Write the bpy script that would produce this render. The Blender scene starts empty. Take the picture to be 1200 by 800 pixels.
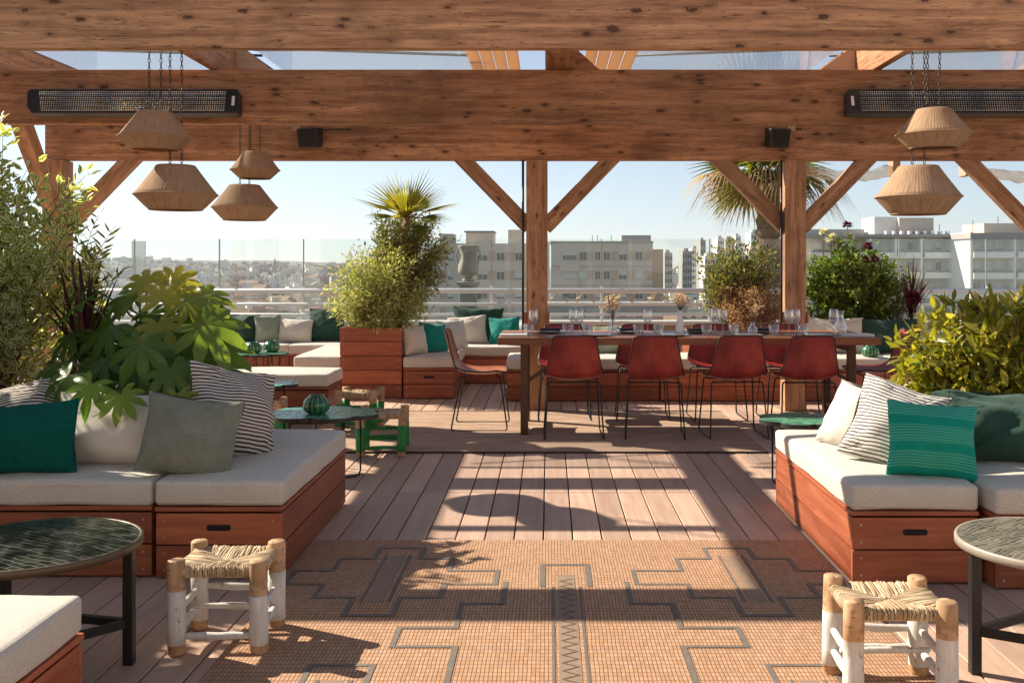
import bpy, bmesh, math, random
from math import sin, cos, pi, radians, sqrt, atan2
from mathutils import Vector, Matrix, Euler, noise

random.seed(11)
SC = bpy.context.scene
COL = SC.collection

# ------------------------------------------------------------------ camera
CAM_Z = 1.3
cam = bpy.data.cameras.new('camera')
camo = bpy.data.objects.new('camera', cam)
COL.objects.link(camo)
camo.location = (0, 0, CAM_Z)
camo.rotation_euler = (pi / 2, 0, 0)
cam.sensor_width = 36
cam.lens = 35.1
cam.shift_x = -43 / 1200
cam.shift_y = -90 / 1200
cam.clip_start = .05
cam.clip_end = 12000
SC.camera = camo

# ------------------------------------------------------------------ light
SUN_A, SUN_B = 1.22, -.60            # shadow displacement per metre of height
SUN_EL = math.atan(1 / sqrt(SUN_A ** 2 + SUN_B ** 2))
SUN_AZ = atan2(-SUN_A, -SUN_B)       # from +Y towards +X
world = bpy.data.worlds.new('World')
SC.world = world
world.use_nodes = True
_nt = world.node_tree
_bg = _nt.nodes['Background']
_sky = _nt.nodes.new('ShaderNodeTexSky')
_sky.sky_type = 'NISHITA'
_sky.sun_disc = False
_sky.sun_elevation = SUN_EL
_sky.sun_rotation = SUN_AZ
_sky.air_density = 1.0
_sky.dust_density = .1
_sky.ozone_density = 3
_sky.altitude = 1500
_mx = _nt.nodes.new('ShaderNodeMix'); _mx.data_type = 'RGBA'; _mx.blend_type = 'MULTIPLY'
_mx.inputs[0].default_value = 1
_mx.inputs[7].default_value = (.94, .94, .94, 1)
_hs = _nt.nodes.new('ShaderNodeHueSaturation')
_hs.inputs['Saturation'].default_value = .62
_nt.links.new(_sky.outputs[0], _hs.inputs['Color'])
_nt.links.new(_hs.outputs[0], _mx.inputs[6])
_nt.links.new(_mx.outputs[2], _bg.inputs[0])
_bg.inputs[1].default_value = .05
sun = bpy.data.lights.new('sun', 'SUN')
sun.energy = 3.45
sun.angle = radians(.5)
sun.color = (1, .87, .70)
suno = bpy.data.objects.new('sun', sun)
COL.objects.link(suno)
suno.rotation_euler = Vector((SUN_A, SUN_B, -1)).to_track_quat('-Z', 'Y').to_euler()
SC.view_settings.view_transform = 'Standard'
SC.view_settings.look = 'None'
SC.view_settings.exposure = 1.55
SC.view_settings.gamma = 1
SC.view_settings.use_curve_mapping = False
SC.render.engine = 'CYCLES'
SC.cycles.max_bounces = 7
SC.cycles.diffuse_bounces = 4
SC.cycles.glossy_bounces = 3
SC.cycles.transmission_bounces = 4
SC.cycles.transparent_max_bounces = 24
SC.cycles.caustics_reflective = False
SC.cycles.caustics_refractive = False
SC.cycles.use_denoising = True
SC.cycles.sample_clamp_indirect = 6

# ------------------------------------------------------------------ node helpers
class NT:
    def __init__(s, name):
        s.m = bpy.data.materials.new(name)
        s.m.use_nodes = True
        s.t = s.m.node_tree
        s.t.nodes.clear()
        s.out = s.n('ShaderNodeOutputMaterial')
        s.tc = s.n('ShaderNodeTexCoord')

    def n(s, ty, ins=None, **at):
        nd = s.t.nodes.new(ty)
        for k, v in at.items():
            setattr(nd, k, v)
        for k, v in (ins or {}).items():
            s.set(nd.inputs[k], v)
        return nd

    def set(s, sock, v):
        if isinstance(v, bpy.types.NodeSocket):
            s.t.links.new(v, sock)
        elif isinstance(v, bpy.types.Node):
            s.t.links.new(v.outputs[0], sock)
        else:
            if sock.type == 'RGBA' and len(v) == 3:
                v = (*v, 1)
            sock.default_value = v

    def math(s, op, a, b=None, c=None):
        nd = s.n('ShaderNodeMath', operation=op)
        s.set(nd.inputs[0], a)
        if b is not None: s.set(nd.inputs[1], b)
        if c is not None: s.set(nd.inputs[2], c)
        return nd.outputs[0]

    def mix(s, f, a, b, mode='MIX'):
        nd = s.n('ShaderNodeMix', data_type='RGBA', blend_type=mode)
        s.set(nd.inputs[0], f); s.set(nd.inputs[6], a); s.set(nd.inputs[7], b)
        return nd.outputs[2]

    def ramp(s, f, stops, interp='LINEAR'):
        nd = s.n('ShaderNodeValToRGB')
        nd.color_ramp.interpolation = interp
        e = nd.color_ramp.elements
        while len(e) < len(stops): e.new(.5)
        for el, (p, c) in zip(e, stops):
            el.position = p
            el.color = (*c, 1) if len(c) == 3 else c
        s.set(nd.inputs[0], f)
        return nd.outputs[0]

    def map(s, vec, scale=(1, 1, 1), loc=(0, 0, 0), rot=(0, 0, 0)):
        nd = s.n('ShaderNodeMapping', {'Vector': vec, 'Scale': scale, 'Location': loc, 'Rotation': rot})
        return nd.outputs[0]

    def noise(s, vec, scale=5, detail=4, rough=.55, out=0):
        nd = s.n('ShaderNodeTexNoise', {'Vector': vec, 'Scale': scale, 'Detail': detail, 'Roughness': rough})
        return nd.outputs[out]

    def maprange(s, v, a, b, c=0., d=1.):
        nd = s.n('ShaderNodeMapRange', {'Value': v, 'From Min': a, 'From Max': b, 'To Min': c, 'To Max': d})
        return nd.outputs[0]

    def bump(s, h, strength=.3, dist=.01):
        return s.n('ShaderNodeBump', {'Height': h, 'Strength': strength, 'Distance': dist}).outputs[0]

    def pbr(s, base, rough=.6, metal=0., normal=None, spec=.5, **kw):
        nd = s.n('ShaderNodeBsdfPrincipled', {'Base Color': base, 'Roughness': rough, 'Metallic': metal, 'Specular IOR Level': spec})
        if normal is not None: s.set(nd.inputs['Normal'], normal)
        for k, v in kw.items(): s.set(nd.inputs[k], v)
        return nd

    def done(s, sh):
        s.set(s.out.inputs[0], sh)
        return s.m


def plain(name, col, rough=.6, metal=0., var=.12, vs=8, spec=.5, bump=.0, bscale=60):
    t = NT(name)
    o = t.tc.outputs['Object']
    f = t.noise(o, vs, 5)
    c = t.mix(f, tuple(x * (1 - var) for x in col), tuple(min(1, x * (1 + var)) for x in col))
    nm = t.bump(t.noise(o, bscale, 3), bump, .004) if bump else None
    r = t.maprange(t.noise(o, vs * 2.3, 3), .3, .7, max(0.02, rough - .08), rough + .08)
    return t.done(t.pbr(c, r, metal, nm, spec))


def wood(name, dark, light, knots=0., lam=False, rough=.6, bump=.25, fine=1., plankvar=.3, mott=0., con=.16):
    t = NT(name)
    uv = t.tc.outputs['UV']
    w = t.noise(t.map(uv, (2, 6, 1)), 1.2, 3, .5, 1)
    uvw = t.n('ShaderNodeVectorMath', {0: uv}, operation='ADD')
    wv = t.n('ShaderNodeVectorMath', {0: w, 1: (.03, .035, 0)}, operation='MULTIPLY')
    t.set(uvw.inputs[1], wv.outputs[0])
    g = uvw.outputs[0]
    f1 = t.noise(t.map(g, (1.3, 22, 1)), 1, 8, .62)
    f2 = t.noise(t.map(g, (4 * fine, 170 * fine, 1)), 1, 4, .6)
    f3 = t.noise(t.map(g, (.8, 3, 1)), 1, 3, .5)
    f = t.math('ADD', t.math('MULTIPLY', f1, .55), t.math('ADD', t.math('MULTIPLY', f2, .25), t.math('MULTIPLY', f3, .2)))
    c = t.ramp(f, [(.5 - con, dark), (.5 + con, light)])
    sep = t.n('ShaderNodeSeparateXYZ', {0: uv})
    pid = t.math('FLOOR', t.math('DIVIDE', sep.outputs[1], 10.))
    wn = t.n('ShaderNodeTexWhiteNoise', {'W': pid}, noise_dimensions='1D').outputs[0]
    tone = t.maprange(wn, 0, 1, 1 - plankvar, 1 + plankvar * .7)
    if lam:
        br = t.n('ShaderNodeTexBrick', {'Vector': t.map(uv, (1, 1, 1)), 'Color1': (.84, .82, .80, 1), 'Color2': (1.12, 1.12, 1.12, 1),
                 'Mortar': (.7, .7, .7, 1), 'Scale': 1., 'Mortar Size': .0009, 'Mortar Smooth': .3, 'Bias': 0., 'Brick Width': 1.45, 'Row Height': .118})
        br.offset = .37
        c = t.mix(1, c, br.outputs[0], 'MULTIPLY')
    c = t.mix(1, c, t.n('ShaderNodeCombineXYZ', {0: tone, 1: tone, 2: tone}).outputs[0], 'MULTIPLY')
    hgt = f2
    if knots:
        v = t.n('ShaderNodeTexVoronoi', {'Vector': t.map(g, (7, 17, 1)), 'Scale': 1., 'Randomness': 1.})
        sel = t.n('ShaderNodeSeparateColor', {0: v.outputs['Color']}).outputs[0]
        thr = t.maprange(sel, .36, 1, .01, .21 * knots)
        kn = t.math('SMOOTH_MIN', t.maprange(t.math('SUBTRACT', t.math('ADD', v.outputs['Distance'], t.maprange(t.noise(g, 60, 4), 0, 1, -.17, .17)), thr), -.015, .03, 1, 0), 1, .1)
        kn = t.math('MULTIPLY', kn, t.math('GREATER_THAN', sel, .38))
        halo = t.math('MULTIPLY', t.maprange(t.math('SUBTRACT', v.outputs['Distance'], thr), 0, .35, .45, 0), t.math('GREATER_THAN', sel, .38))
        c = t.mix(halo, c, tuple(x * .55 for x in dark))
        c = t.mix(t.math('MULTIPLY', kn, .88), c, (dark[0] * .2, dark[1] * .16, dark[2] * .14))
        fk = t.maprange(t.noise(t.map(g, (7, 75, 1), (9.1, 4.4, 0)), 1, 4, .6), .60, .67, 0, .85)
        c = t.mix(fk, c, tuple(x * .38 for x in dark))
        ck = t.maprange(t.math('ABSOLUTE', t.math('SUBTRACT', t.noise(t.map(g, (.35, 11, 1), (2.1, 8.4, 0)), 1, 5, .6), .5)), .0, .006, .8, 0)
        ck = t.math('MULTIPLY', ck, t.maprange(t.noise(t.map(uv, (1.2, 3, 1)), 1, 3), .52, .62, 0, 1))
        c = t.mix(ck, c, tuple(x * .2 for x in dark))
        # long weather streaks
        pt = t.maprange(t.noise(t.map(uv, (1.6, 1.1, 1), (7.3, 2.7, 0)), 1, 3, .5), .52, .68, 0, .62)
        c = t.mix(pt, c, tuple(x * .5 for x in dark))
        st = t.maprange(t.noise(t.map(uv, (1.6, 16, 1), (3.3, 1.7, 0)), 1, 7, .7), .50, .70, 0, .7)
        c = t.mix(st, c, tuple(x * .45 for x in dark))
    if mott:
        mt = t.maprange(t.noise(t.map(uv, (2.6, 5, 1), (1.7, .3, 0)), 1, 7, .68), .45, .72, 0, mott)
        c = t.mix(mt, c, tuple(x * .42 for x in dark))
        sc = t.maprange(t.noise(t.map(uv, (9, 42, 1), (4.7, 6.3, 0)), 1, 5, .7), .64, .74, 0, mott)
        c = t.mix(sc, c, tuple(min(1, x * 1.5) for x in light))
    nm = t.bump(hgt, bump, .003)
    r = t.maprange(f1, .3, .7, rough - .1, rough + .12)
    return t.done(t.pbr(c, r, 0, nm, .4))


def fabric(name, col, scale=420, bump=.35, var=.1, rough=.9, fleck=.18):
    t = NT(name)
    uv = t.tc.outputs['UV']
    w1 = t.n('ShaderNodeTexWave', {'Vector': uv, 'Scale': scale / 6.28, 'Distortion': 1.2, 'Detail': 2.}, bands_direction='X').outputs['Fac']
    w2 = t.n('ShaderNodeTexWave', {'Vector': uv, 'Scale': scale / 6.28, 'Distortion': 1.2, 'Detail': 2.}, bands_direction='Y').outputs['Fac']
    wv = t.math('MULTIPLY', w1, w2)
    big = t.noise(uv, 7, 5)
    fl = t.noise(t.map(uv, (60, 260, 1)), 1, 3)
    fl2 = t.noise(t.map(uv, (260, 60, 1)), 1, 3)
    f = t.math('ADD', t.math('MULTIPLY', fl, .5), t.math('MULTIPLY', fl2, .5))
    c = t.mix(big, tuple(x * (1 - var) for x in col), tuple(min(1, x * (1 + var)) for x in col))
    c = t.mix(t.maprange(f, .4, .62, 0, 1), t.mix(fleck, c, (.08, .07, .06)), c)
    nm = t.bump(t.math('ADD', wv, t.math('MULTIPLY', f, .7)), bump, .002)
    return t.done(t.pbr(c, rough, 0, nm, .2, **{'Sheen Weight': .15}))


def leafmat(name, stops, trans=.35, rough=.42, edge=None, vein=None, tcol=1.6, spec=.4):
    t = NT(name)
    sep = t.n('ShaderNodeSeparateXYZ', {0: t.tc.outputs['UV']})
    c = t.ramp(sep.outputs[0], stops)
    o = t.tc.outputs['Object']
    c = t.mix(t.maprange(t.noise(o, 55, 3), .3, .7, 0, .35), c, t.mix(.5, c, (.02, .03, .01)))
    ac = t.math('ABSOLUTE', t.math('SUBTRACT', sep.outputs[1], .5))
    if edge:
        e = t.maprange(t.math('ADD', ac, t.maprange(t.noise(o, 90, 2), 0, 1, -.2, .2)), .14, .28, 0, .9)
        c = t.mix(e, c, edge)
    if vein:
        c = t.mix(t.maprange(ac, .0, .06, .7, 0), c, vein)
    tc = t.mix(1, c, (tcol * 1.03, tcol * 1.03, tcol * .4), 'MULTIPLY')
    b = t.pbr(c, rough, 0, t.bump(t.noise(o, 130, 2), .15, .004), spec)
    tr = t.n('ShaderNodeBsdfTranslucent', {'Color': tc})
    mx = t.n('ShaderNodeMixShader', {0: trans})
    t.set(mx.inputs[1], b.outputs[0]); t.set(mx.inputs[2], tr.outputs[0])
    return t.done(mx)


def glassmat(name, tint=(.95, .98, .97), refl=.06, edge=.5, dust=0., rough=.02):
    t = NT(name)
    tr = t.n('ShaderNodeBsdfTransparent', {'Color': tint})
    gl = t.n('ShaderNodeBsdfGlossy', {'Color': (1, 1, 1, 1), 'Roughness': rough})
    lw = t.n('ShaderNodeLayerWeight', {'Blend': .35})
    f = t.maprange(lw.outputs['Facing'], 0, 1, refl, edge)
    mx = t.n('ShaderNodeMixShader', {0: f})
    t.set(mx.inputs[1], tr.outputs[0]); t.set(mx.inputs[2], gl.outputs[0])
    sh = mx
    if dust:
        d = t.n('ShaderNodeBsdfDiffuse', {'Color': (.8, .82, .82, 1)})
        m2 = t.n('ShaderNodeMixShader', {0: t.maprange(t.noise(t.tc.outputs['Object'], 2.2, 6), .3, .75, dust * .3, dust)})
        t.set(m2.inputs[1], mx.outputs[0]); t.set(m2.inputs[2], d.outputs[0])
        sh = m2
    return t.done(sh)


# ------------------------------------------------------------------ mesh builder
_kid = [0]

class MB:
    def __init__(s):
        s.v, s.f, s.uv, s.mi, s.sm = [], [], [], [], []

    def add(s, verts, faces, uvs=None, mat=0, smooth=False):
        o = len(s.v)
        s.v.extend(tuple(p) for p in verts)
        for i, f in enumerate(faces):
            s.f.append([a + o for a in f])
            s.uv.append(uvs[i] if uvs else [(0., 0.)] * len(f))
            s.mi.append(mat); s.sm.append(smooth)

    def box(s, c, d, R=None, mat=0, pid=None):
        cx, cy, cz = c; h = (d[0] / 2, d[1] / 2, d[2] / 2)
        P = [Vector((sx * h[0], sy * h[1], sz * h[2])) for sx in (-1, 1) for sy in (-1, 1) for sz in (-1, 1)]
        if R is not None: W = [R @ p for p in P]
        else: W = P
        W = [(p.x + cx, p.y + cy, p.z + cz) for p in W]
        F = [(0, 1, 3, 2), (4, 6, 7, 5), (0, 4, 5, 1), (2, 3, 7, 6), (0, 2, 6, 4), (1, 5, 7, 3)]
        L = max(range(3), key=lambda i: d[i])
        _kid[0] += 1
        k = (_kid[0] * 7 + 3) % 9973
        ou = random.random() * 13; ov = k * 10 + 3
        uvs = []
        for f in F:
            pts = [P[i] for i in f]
            ax = [i for i in range(3) if max(p[i] for p in pts) - min(p[i] for p in pts) > 1e-9]
            if len(ax) < 2: ax = [0, 1]
            if L in ax:
                a = L; b = [i for i in ax if i != L][0]
            else: a, b = ax
            sh = {0: 0., 1: .37, 2: .71}[[i for i in range(3) if i not in (a, b)][0]]
            uvs.append([(p[a] + ou + sh, p[b] + ov + sh) for p in pts])
        s.add(W, F, uvs, mat)

    def tube(s, pts, r, n=8, closed=False, mat=0, caps=True, smooth=True):
        pts = [Vector(p) for p in pts]
        m = len(pts)
        rr = r if hasattr(r, '__len__') else [r] * m
        # parallel transport frames
        T = []
        for i in range(m):
            a = pts[(i - 1) % m] if (closed or i > 0) else pts[i]
            b = pts[(i + 1) % m] if (closed or i < m - 1) else pts[i]
            d = (b - a)
            T.append(d.normalized() if d.length > 1e-9 else Vector((0, 0, 1)))
        up = Vector((0, 0, 1)) if abs(T[0].z) < .9 else Vector((1, 0, 0))
        N = (up - T[0] * up.dot(T[0])).normalized()
        V = []; ln = 0; lens = []
        for i in range(m):
            if i: ln += (pts[i] - pts[i - 1]).length
            lens.append(ln)
            N = (N - T[i] * N.dot(T[i]))
            N = N.normalized() if N.length > 1e-6 else T[i].orthogonal().normalized()
            B = T[i].cross(N)
            for k in range(n):
                a = 2 * pi * k / n
                V.append(pts[i] + (N * cos(a) + B * sin(a)) * rr[i])
        F = []; U = []
        _kid[0] += 1
        ov = ((_kid[0] * 7 + 3) % 9973) * 10 + 3
        for i in range(m if closed else m - 1):
            j = (i + 1) % m
            l0 = lens[i]; l1 = lens[j] if j else lens[i] + .1
            for k in range(n):
                k2 = (k + 1) % n
                F.append((i * n + k, i * n + k2, j * n + k2, j * n + k))
                c = 2 * pi * max(rr) / n
                U.append([(l0, ov + k * c), (l0, ov + (k + 1) * c), (l1, ov + (k + 1) * c), (l1, ov + k * c)])
        s.add(V, F, U, mat, smooth)
        if caps and not closed:
            o = len(s.v) - m * n
            for base, rev in ((0, True), ((m - 1) * n, False)):
                idx = [o + base + k for k in range(n)]
                if rev: idx.reverse()
                s.f.append(idx); s.uv.append([(s.v[i][0], ov + s.v[i][1] % 1) for i in idx]); s.mi.append(mat); s.sm.append(False)

    def lathe(s, prof, n=24, c=(0, 0, 0), mat=0, smooth=True, rfun=None, mats=None):
        V = []; F = []; m = len(prof)
        for r, z in prof:
            for k in range(n):
                a = 2 * pi * k / n
                q = r * (rfun(a, z) if rfun else 1)
                V.append((c[0] + q * cos(a), c[1] + q * sin(a), c[2] + z))
        for i in range(m - 1):
            for k in range(n):
                k2 = (k + 1) % n
                f = (i * n + k, i * n + k2, (i + 1) * n + k2, (i + 1) * n + k)
                uv = [(k / n, prof[i][1]), ((k + 1) / n, prof[i][1]), ((k + 1) / n, prof[i + 1][1]), (k / n, prof[i + 1][1])]
                s.add([], [], None)
                F.append((f, uv, mats[i] if mats else mat))
        o = len(s.v)
        s.v.extend(V)
        for f, uv, mt in F:
            s.f.append([a + o for a in f]); s.uv.append(uv); s.mi.append(mt); s.sm.append(smooth)
        for i, rev in ((0, True), (m - 1, False)):
            if prof[i][0] > 1e-4 and not (prof[0] == prof[-1]):
                pass

    def disc(s, r, z, n=24, c=(0, 0), mat=0, up=True):
        V = [(c[0] + r * cos(2 * pi * k / n), c[1] + r * sin(2 * pi * k / n), z) for k in range(n)]
        f = list(range(n))
        if not up: f.reverse()
        s.add(V, [f], [[(V[i][0], V[i][1]) for i in f]], mat)

    def rbox(s, c, d, r, n=5, bulge=0., noise_amp=0., mat=0, seed=0):
        """rounded box, a cushion when it bulges"""
        h = Vector(d) / 2
        def axis(L, cnt):
            inner = [-L + r + (2 * L - 2 * r) * i / cnt for i in range(cnt + 1)]
            k = 4
            lo = [-L + r * (1 - cos(pi / 2 * i / k)) for i in range(k)]
            return lo + inner + [-x for x in reversed(lo)]
        ax = [axis(h[i], max(1, min(14, int(d[i] / .06)))) for i in range(3)]
        bm = bmesh.new()
        uvl = bm.loops.layers.uv.new('UVMap')
        for a in range(3):
            b, g = (a + 1) % 3, (a + 2) % 3
            for sg in (-1, 1):
                G = []
                for i, x in enumerate(ax[b]):
                    row = []
                    for j, y in enumerate(ax[g]):
                        p = [0, 0, 0]; p[a] = sg * h[a]; p[b] = x; p[g] = y
                        p = Vector(p)
                        q = Vector([max(-(h[t] - r), min(h[t] - r, p[t])) for t in range(3)])
                        e = p - q
                        if e.length > 1e-9: p = q + e.normalized() * r
                        row.append(bm.verts.new(p))
                    G.append(row)
                for i in range(len(G) - 1):
                    for j in range(len(G[0]) - 1):
                        vs = [G[i][j], G[i + 1][j], G[i + 1][j + 1], G[i][j + 1]]
                        if sg < 0: vs.reverse()
                        f = bm.faces.new(vs)
                        for lp in f.loops:
                            lp[uvl].uv = (lp.vert.co[b] + a * 3.1, lp.vert.co[g] + sg * 1.7)
        bmesh.ops.remove_doubles(bm, verts=bm.verts, dist=1e-5)
        for v in bm.verts:
            u, w, z = v.co.x / h.x, v.co.y / h.y, v.co.z / h.z
            if bulge and z > 0: v.co.z += bulge * (1 - u ** 4) * (1 - w ** 4) * z
            if bulge:
                k = (1 - z * z)
                v.co.x += .35 * bulge * k * max(-1, min(1, u)) * (1 - w ** 4)
                v.co.y += .35 * bulge * k * max(-1, min(1, w)) * (1 - u ** 4)
            if noise_amp:
                nv = noise.noise_vector(Vector((v.co.x * 5 + seed, v.co.y * 5, v.co.z * 5)))
                v.co += nv * noise_amp
        bm.verts.index_update()
        vs = [(v.co.x + c[0], v.co.y + c[1], v.co.z + c[2]) for v in bm.verts]
        fs = [[v.index for v in f.verts] for f in bm.faces]
        us = [[tuple(l[uvl].uv) for l in f.loops] for f in bm.faces]
        s.add(vs, fs, us, mat, True)
        bm.free()

    def prism(s, poly, z0, z1, mat=0, axis='z', smooth=False, sidemat=None):
        """extruded polygon (list of 2d points, counter-clockwise)"""
        n = len(poly)
        def P(p, z):
            return {'z': (p[0], p[1], z), 'y': (p[0], z, p[1]), 'x': (z, p[0], p[1])}[axis]
        V = [P(p, z0) for p in poly] + [P(p, z1) for p in poly]
        sm = mat if sidemat is None else sidemat
        s.add(V, [list(range(n))[::-1]], [[(poly[i][0], poly[i][1]) for i in range(n)][::-1]], mat)
        o = len(s.v) - 2 * n
        s.f.append([o + n + i for i in range(n)]); s.uv.append([(poly[i][0], poly[i][1]) for i in range(n)]); s.mi.append(mat); s.sm.append(False)
        L = 0
        for i in range(n):
            j = (i + 1) % n
            dl = (Vector(poly[j]) - Vector(poly[i])).length
            s.f.append([o + i, o + j, o + n + j, o + n + i])
            s.uv.append([(L, z0), (L + dl, z0), (L + dl, z1), (L, z1)]); s.mi.append(sm); s.sm.append(smooth)
            L += dl

    def build(s, name, mats, parent=None, loc=(0, 0, 0), rot=(0, 0, 0), bevel=0., solid=0., seg=2):
        me = bpy.data.meshes.new(name)
        me.from_pydata(s.v, [], s.f)
        if not isinstance(mats, (list, tuple)): mats = [mats]
        for m in mats: me.materials.append(m)
        me.polygons.foreach_set('material_index', s.mi)
        me.polygons.foreach_set('use_smooth', s.sm)
        ul = me.uv_layers.new(name='UVMap')
        flat = [x for f in s.uv for uv in f for x in uv]
        ul.data.foreach_set('uv', flat)
        me.update()
        o = bpy.data.objects.new(name, me)
        COL.objects.link(o)
        o.parent = parent
        o.location = loc; o.rotation_euler = rot
        if solid:
            md = o.modifiers.new('thickness', 'SOLIDIFY'); md.thickness = solid; md.offset = 0
        if bevel:
            md = o.modifiers.new('soft_edges', 'BEVEL'); md.width = bevel; md.segments = seg; md.limit_method = 'ANGLE'; md.angle_limit = radians(40)
        return o


def tag(o, label=None, cat=None, group=None, kind=None):
    if label: o['label'] = label
    if cat: o['category'] = cat
    if group: o['group'] = group
    if kind: o['kind'] = kind
    return o


def thing(name, label, cat, loc=(0, 0, 0), rz=0., group=None):
    o = bpy.data.objects.new(name, None)
    o.empty_display_size = .1
    COL.objects.link(o)
    o.location = loc; o.rotation_euler = (0, 0, rz)
    return tag(o, label, cat, group)


def dup(o, parent=None, loc=None, rz=None, label=None, group=None):
    c = o.copy(); COL.objects.link(c)
    c.parent = parent
    if loc is not None: c.location = loc
    if rz is not None: c.rotation_euler = (0, 0, rz)
    if label: c['label'] = label
    if group: c['group'] = group
    for ch in list(o.children): dup(ch, c)
    return c


def bar(name, p0, p1, w, h, mat, parent, up=(0, 0, 1), bevel=.006):
    """a straight timber whose grain runs along local X"""
    p0, p1 = Vector(p0), Vector(p1)
    d = p1 - p0; L = d.length; x = d.normalized()
    u = Vector(up)
    y = u.cross(x).normalized(); z = x.cross(y)
    R = Matrix((x, y, z)).transposed()
    mb = MB(); mb.box((0, 0, 0), (L, w, h))
    o = mb.build(name, mat, parent, loc=(p0 + p1) / 2, rot=R.to_euler(), bevel=bevel)
    return o


def rsq(w, h, r, n=4):
    out = []
    for cx, cy, a0 in ((w / 2 - r, h / 2 - r, 0), (-w / 2 + r, h / 2 - r, 90), (-w / 2 + r, -h / 2 + r, 180), (w / 2 - r, -h / 2 + r, 270)):
        for i in range(n + 1):
            a = radians(a0 + 90 * i / n)
            out.append((cx + r * cos(a), cy + r * sin(a)))
    return out


# ------------------------------------------------------------------ materials
M = {}
M['pine'] = wood('pine_glulam', (.27, .118, .050), (.62, .345, .175), knots=1.15, lam=True, rough=.62, bump=.3, plankvar=.2, con=.105)
M['post'] = wood('pine_post', (.29, .145, .068), (.58, .345, .19), knots=.9, rough=.62, bump=.3, plankvar=.15, con=.09)
M['slat'] = wood('slat_wood', (.42, .27, .16), (.62, .44, .29), rough=.6, plankvar=.12)
M['mahogany'] = wood('red_hardwood', (.21, .042, .018), (.47, .155, .072), rough=.42, bump=.12, plankvar=.35, mott=.38)
M['deck'] = wood('deck_boards', (.40, .26, .19), (.59, .425, .33), rough=.62, bump=.35, plankvar=.2, fine=.7, mott=.2)
M['table'] = wood('table_planks', (.22, .07, .03), (.43, .17, .075), rough=.4, knots=.4, plankvar=.2)
M['stool_wood'] = wood('peeled_wood', (.42, .24, .12), (.70, .46, .27), knots=.5, rough=.6, plankvar=.1)
M['screw'] = plain('screw_steel', (.45, .38, .3), .4, .8)
M['slot'] = plain('slot_dark', (.012, .008, .006), .9)
M['linen'] = fabric('linen_white', (.64, .60, .53), fleck=.22)
M['linen_p'] = fabric('linen_pillow', (.66, .62, .55), fleck=.08, var=.05)
M['iron'] = plain('black_iron', (.018, .017, .016), .45, .3, bump=.1)
M['iron_brown'] = plain('brown_iron', (.09, .05, .03), .42, .6, var=.4, vs=12)
M['white_metal'] = plain('white_rail', (.74, .75, .74), .35, .0, var=.05)
M['chain'] = plain('chain_dark', (.09, .075, .06), .45, .8)
M['plaster'] = plain('white_plaster', (.70, .68, .64), .85, var=.08, vs=3, bump=.1)
def m_paint(name, col, rough=.6):
    t = NT(name)
    o = t.tc.outputs['Object']
    br = t.noise(t.map(o, (60, 60, 9)), 1, 5, .65)
    ch = t.maprange(t.noise(t.map(o, (48, 48, 26)), 1, 6, .7), .62, .66, 0, .9)
    c = t.mix(t.maprange(br, .3, .7, 0, 1), tuple(x * .78 for x in col), col)
    c = t.mix(ch, c, (.42, .24, .11))
    return t.done(t.pbr(c, rough, 0, t.bump(t.math('SUBTRACT', br, ch), .6, .003), .35))
M['paint_white'] = m_paint('chipped_white_paint', (.72, .71, .68))
M['paint_green'] = m_paint('chipped_green_paint', (.025, .26, .07))
M['black_plastic'] = plain('black_plastic', (.014, .014, .015), .38, bump=.05)


def m_canvas():
    t = NT('shade_canvas')
    f = t.noise(t.map(t.tc.outputs['UV'], (3, 60, 1)), 1, 4)
    c = t.mix(f, (.62, .46, .33), (.74, .58, .44))
    b = t.pbr(c, .8)
    tr = t.n('ShaderNodeBsdfTranslucent', {'Color': (.85, .62, .42, 1)})
    mx = t.n('ShaderNodeMixShader', {0: .5})
    t.set(mx.inputs[1], b.outputs[0]); t.set(mx.inputs[2], tr.outputs[0])
    return t.done(mx)
M['canvas'] = m_canvas()


def m_jute():
    t = NT('jute_string')
    sep = t.n('ShaderNodeSeparateXYZ', {0: t.tc.outputs['UV']})
    st = t.n('ShaderNodeCombineXYZ', {0: t.math('MULTIPLY', sep.outputs[0], 150.), 1: t.math('MULTIPLY', sep.outputs[1], 8.)}).outputs[0]
    f = t.noise(st, 1.3, 3)
    w = t.n('ShaderNodeTexWave', {'Vector': t.n('ShaderNodeCombineXYZ', {0: t.math('MULTIPLY', sep.outputs[0], 22.)}).outputs[0], 'Scale': 1., 'Distortion': .8}, bands_direction='X').outputs['Fac']
    c = t.ramp(f, [(.3, (.34, .22, .13)), (.55, (.54, .38, .25)), (.75, (.64, .48, .33))])
    c = t.mix(t.math('MULTIPLY', w, .12), c, (.2, .11, .06))
    b = t.pbr(c, .9, 0, t.bump(t.math('ADD', f, t.math('MULTIPLY', w, .5)), .45, .003), .15)
    tr = t.n('ShaderNodeBsdfTranslucent', {'Color': (.62, .33, .14, 1)})
    mx = t.n('ShaderNodeMixShader', {0: .25})
    t.set(mx.inputs[1], b.outputs[0]); t.set(mx.inputs[2], tr.outputs[0])
    return t.done(mx)
M['jute'] = m_jute()


def m_leather():
    t = NT('oxblood_leather')
    o = t.tc.outputs['Object']
    f = t.noise(o, 6, 6, .6)
    c = t.ramp(f, [(.3, (.16, .013, .014)), (.55, (.30, .030, .026)), (.75, (.44, .07, .038))])
    g = t.n('ShaderNodeTexVoronoi', {'Vector': o, 'Scale': 260.}).outputs['Distance']
    return t.done(t.pbr(c, t.maprange(f, .3, .7, .34, .5), 0, t.bump(g, .12, .002), .5))
M['leather'] = m_leather()


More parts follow.
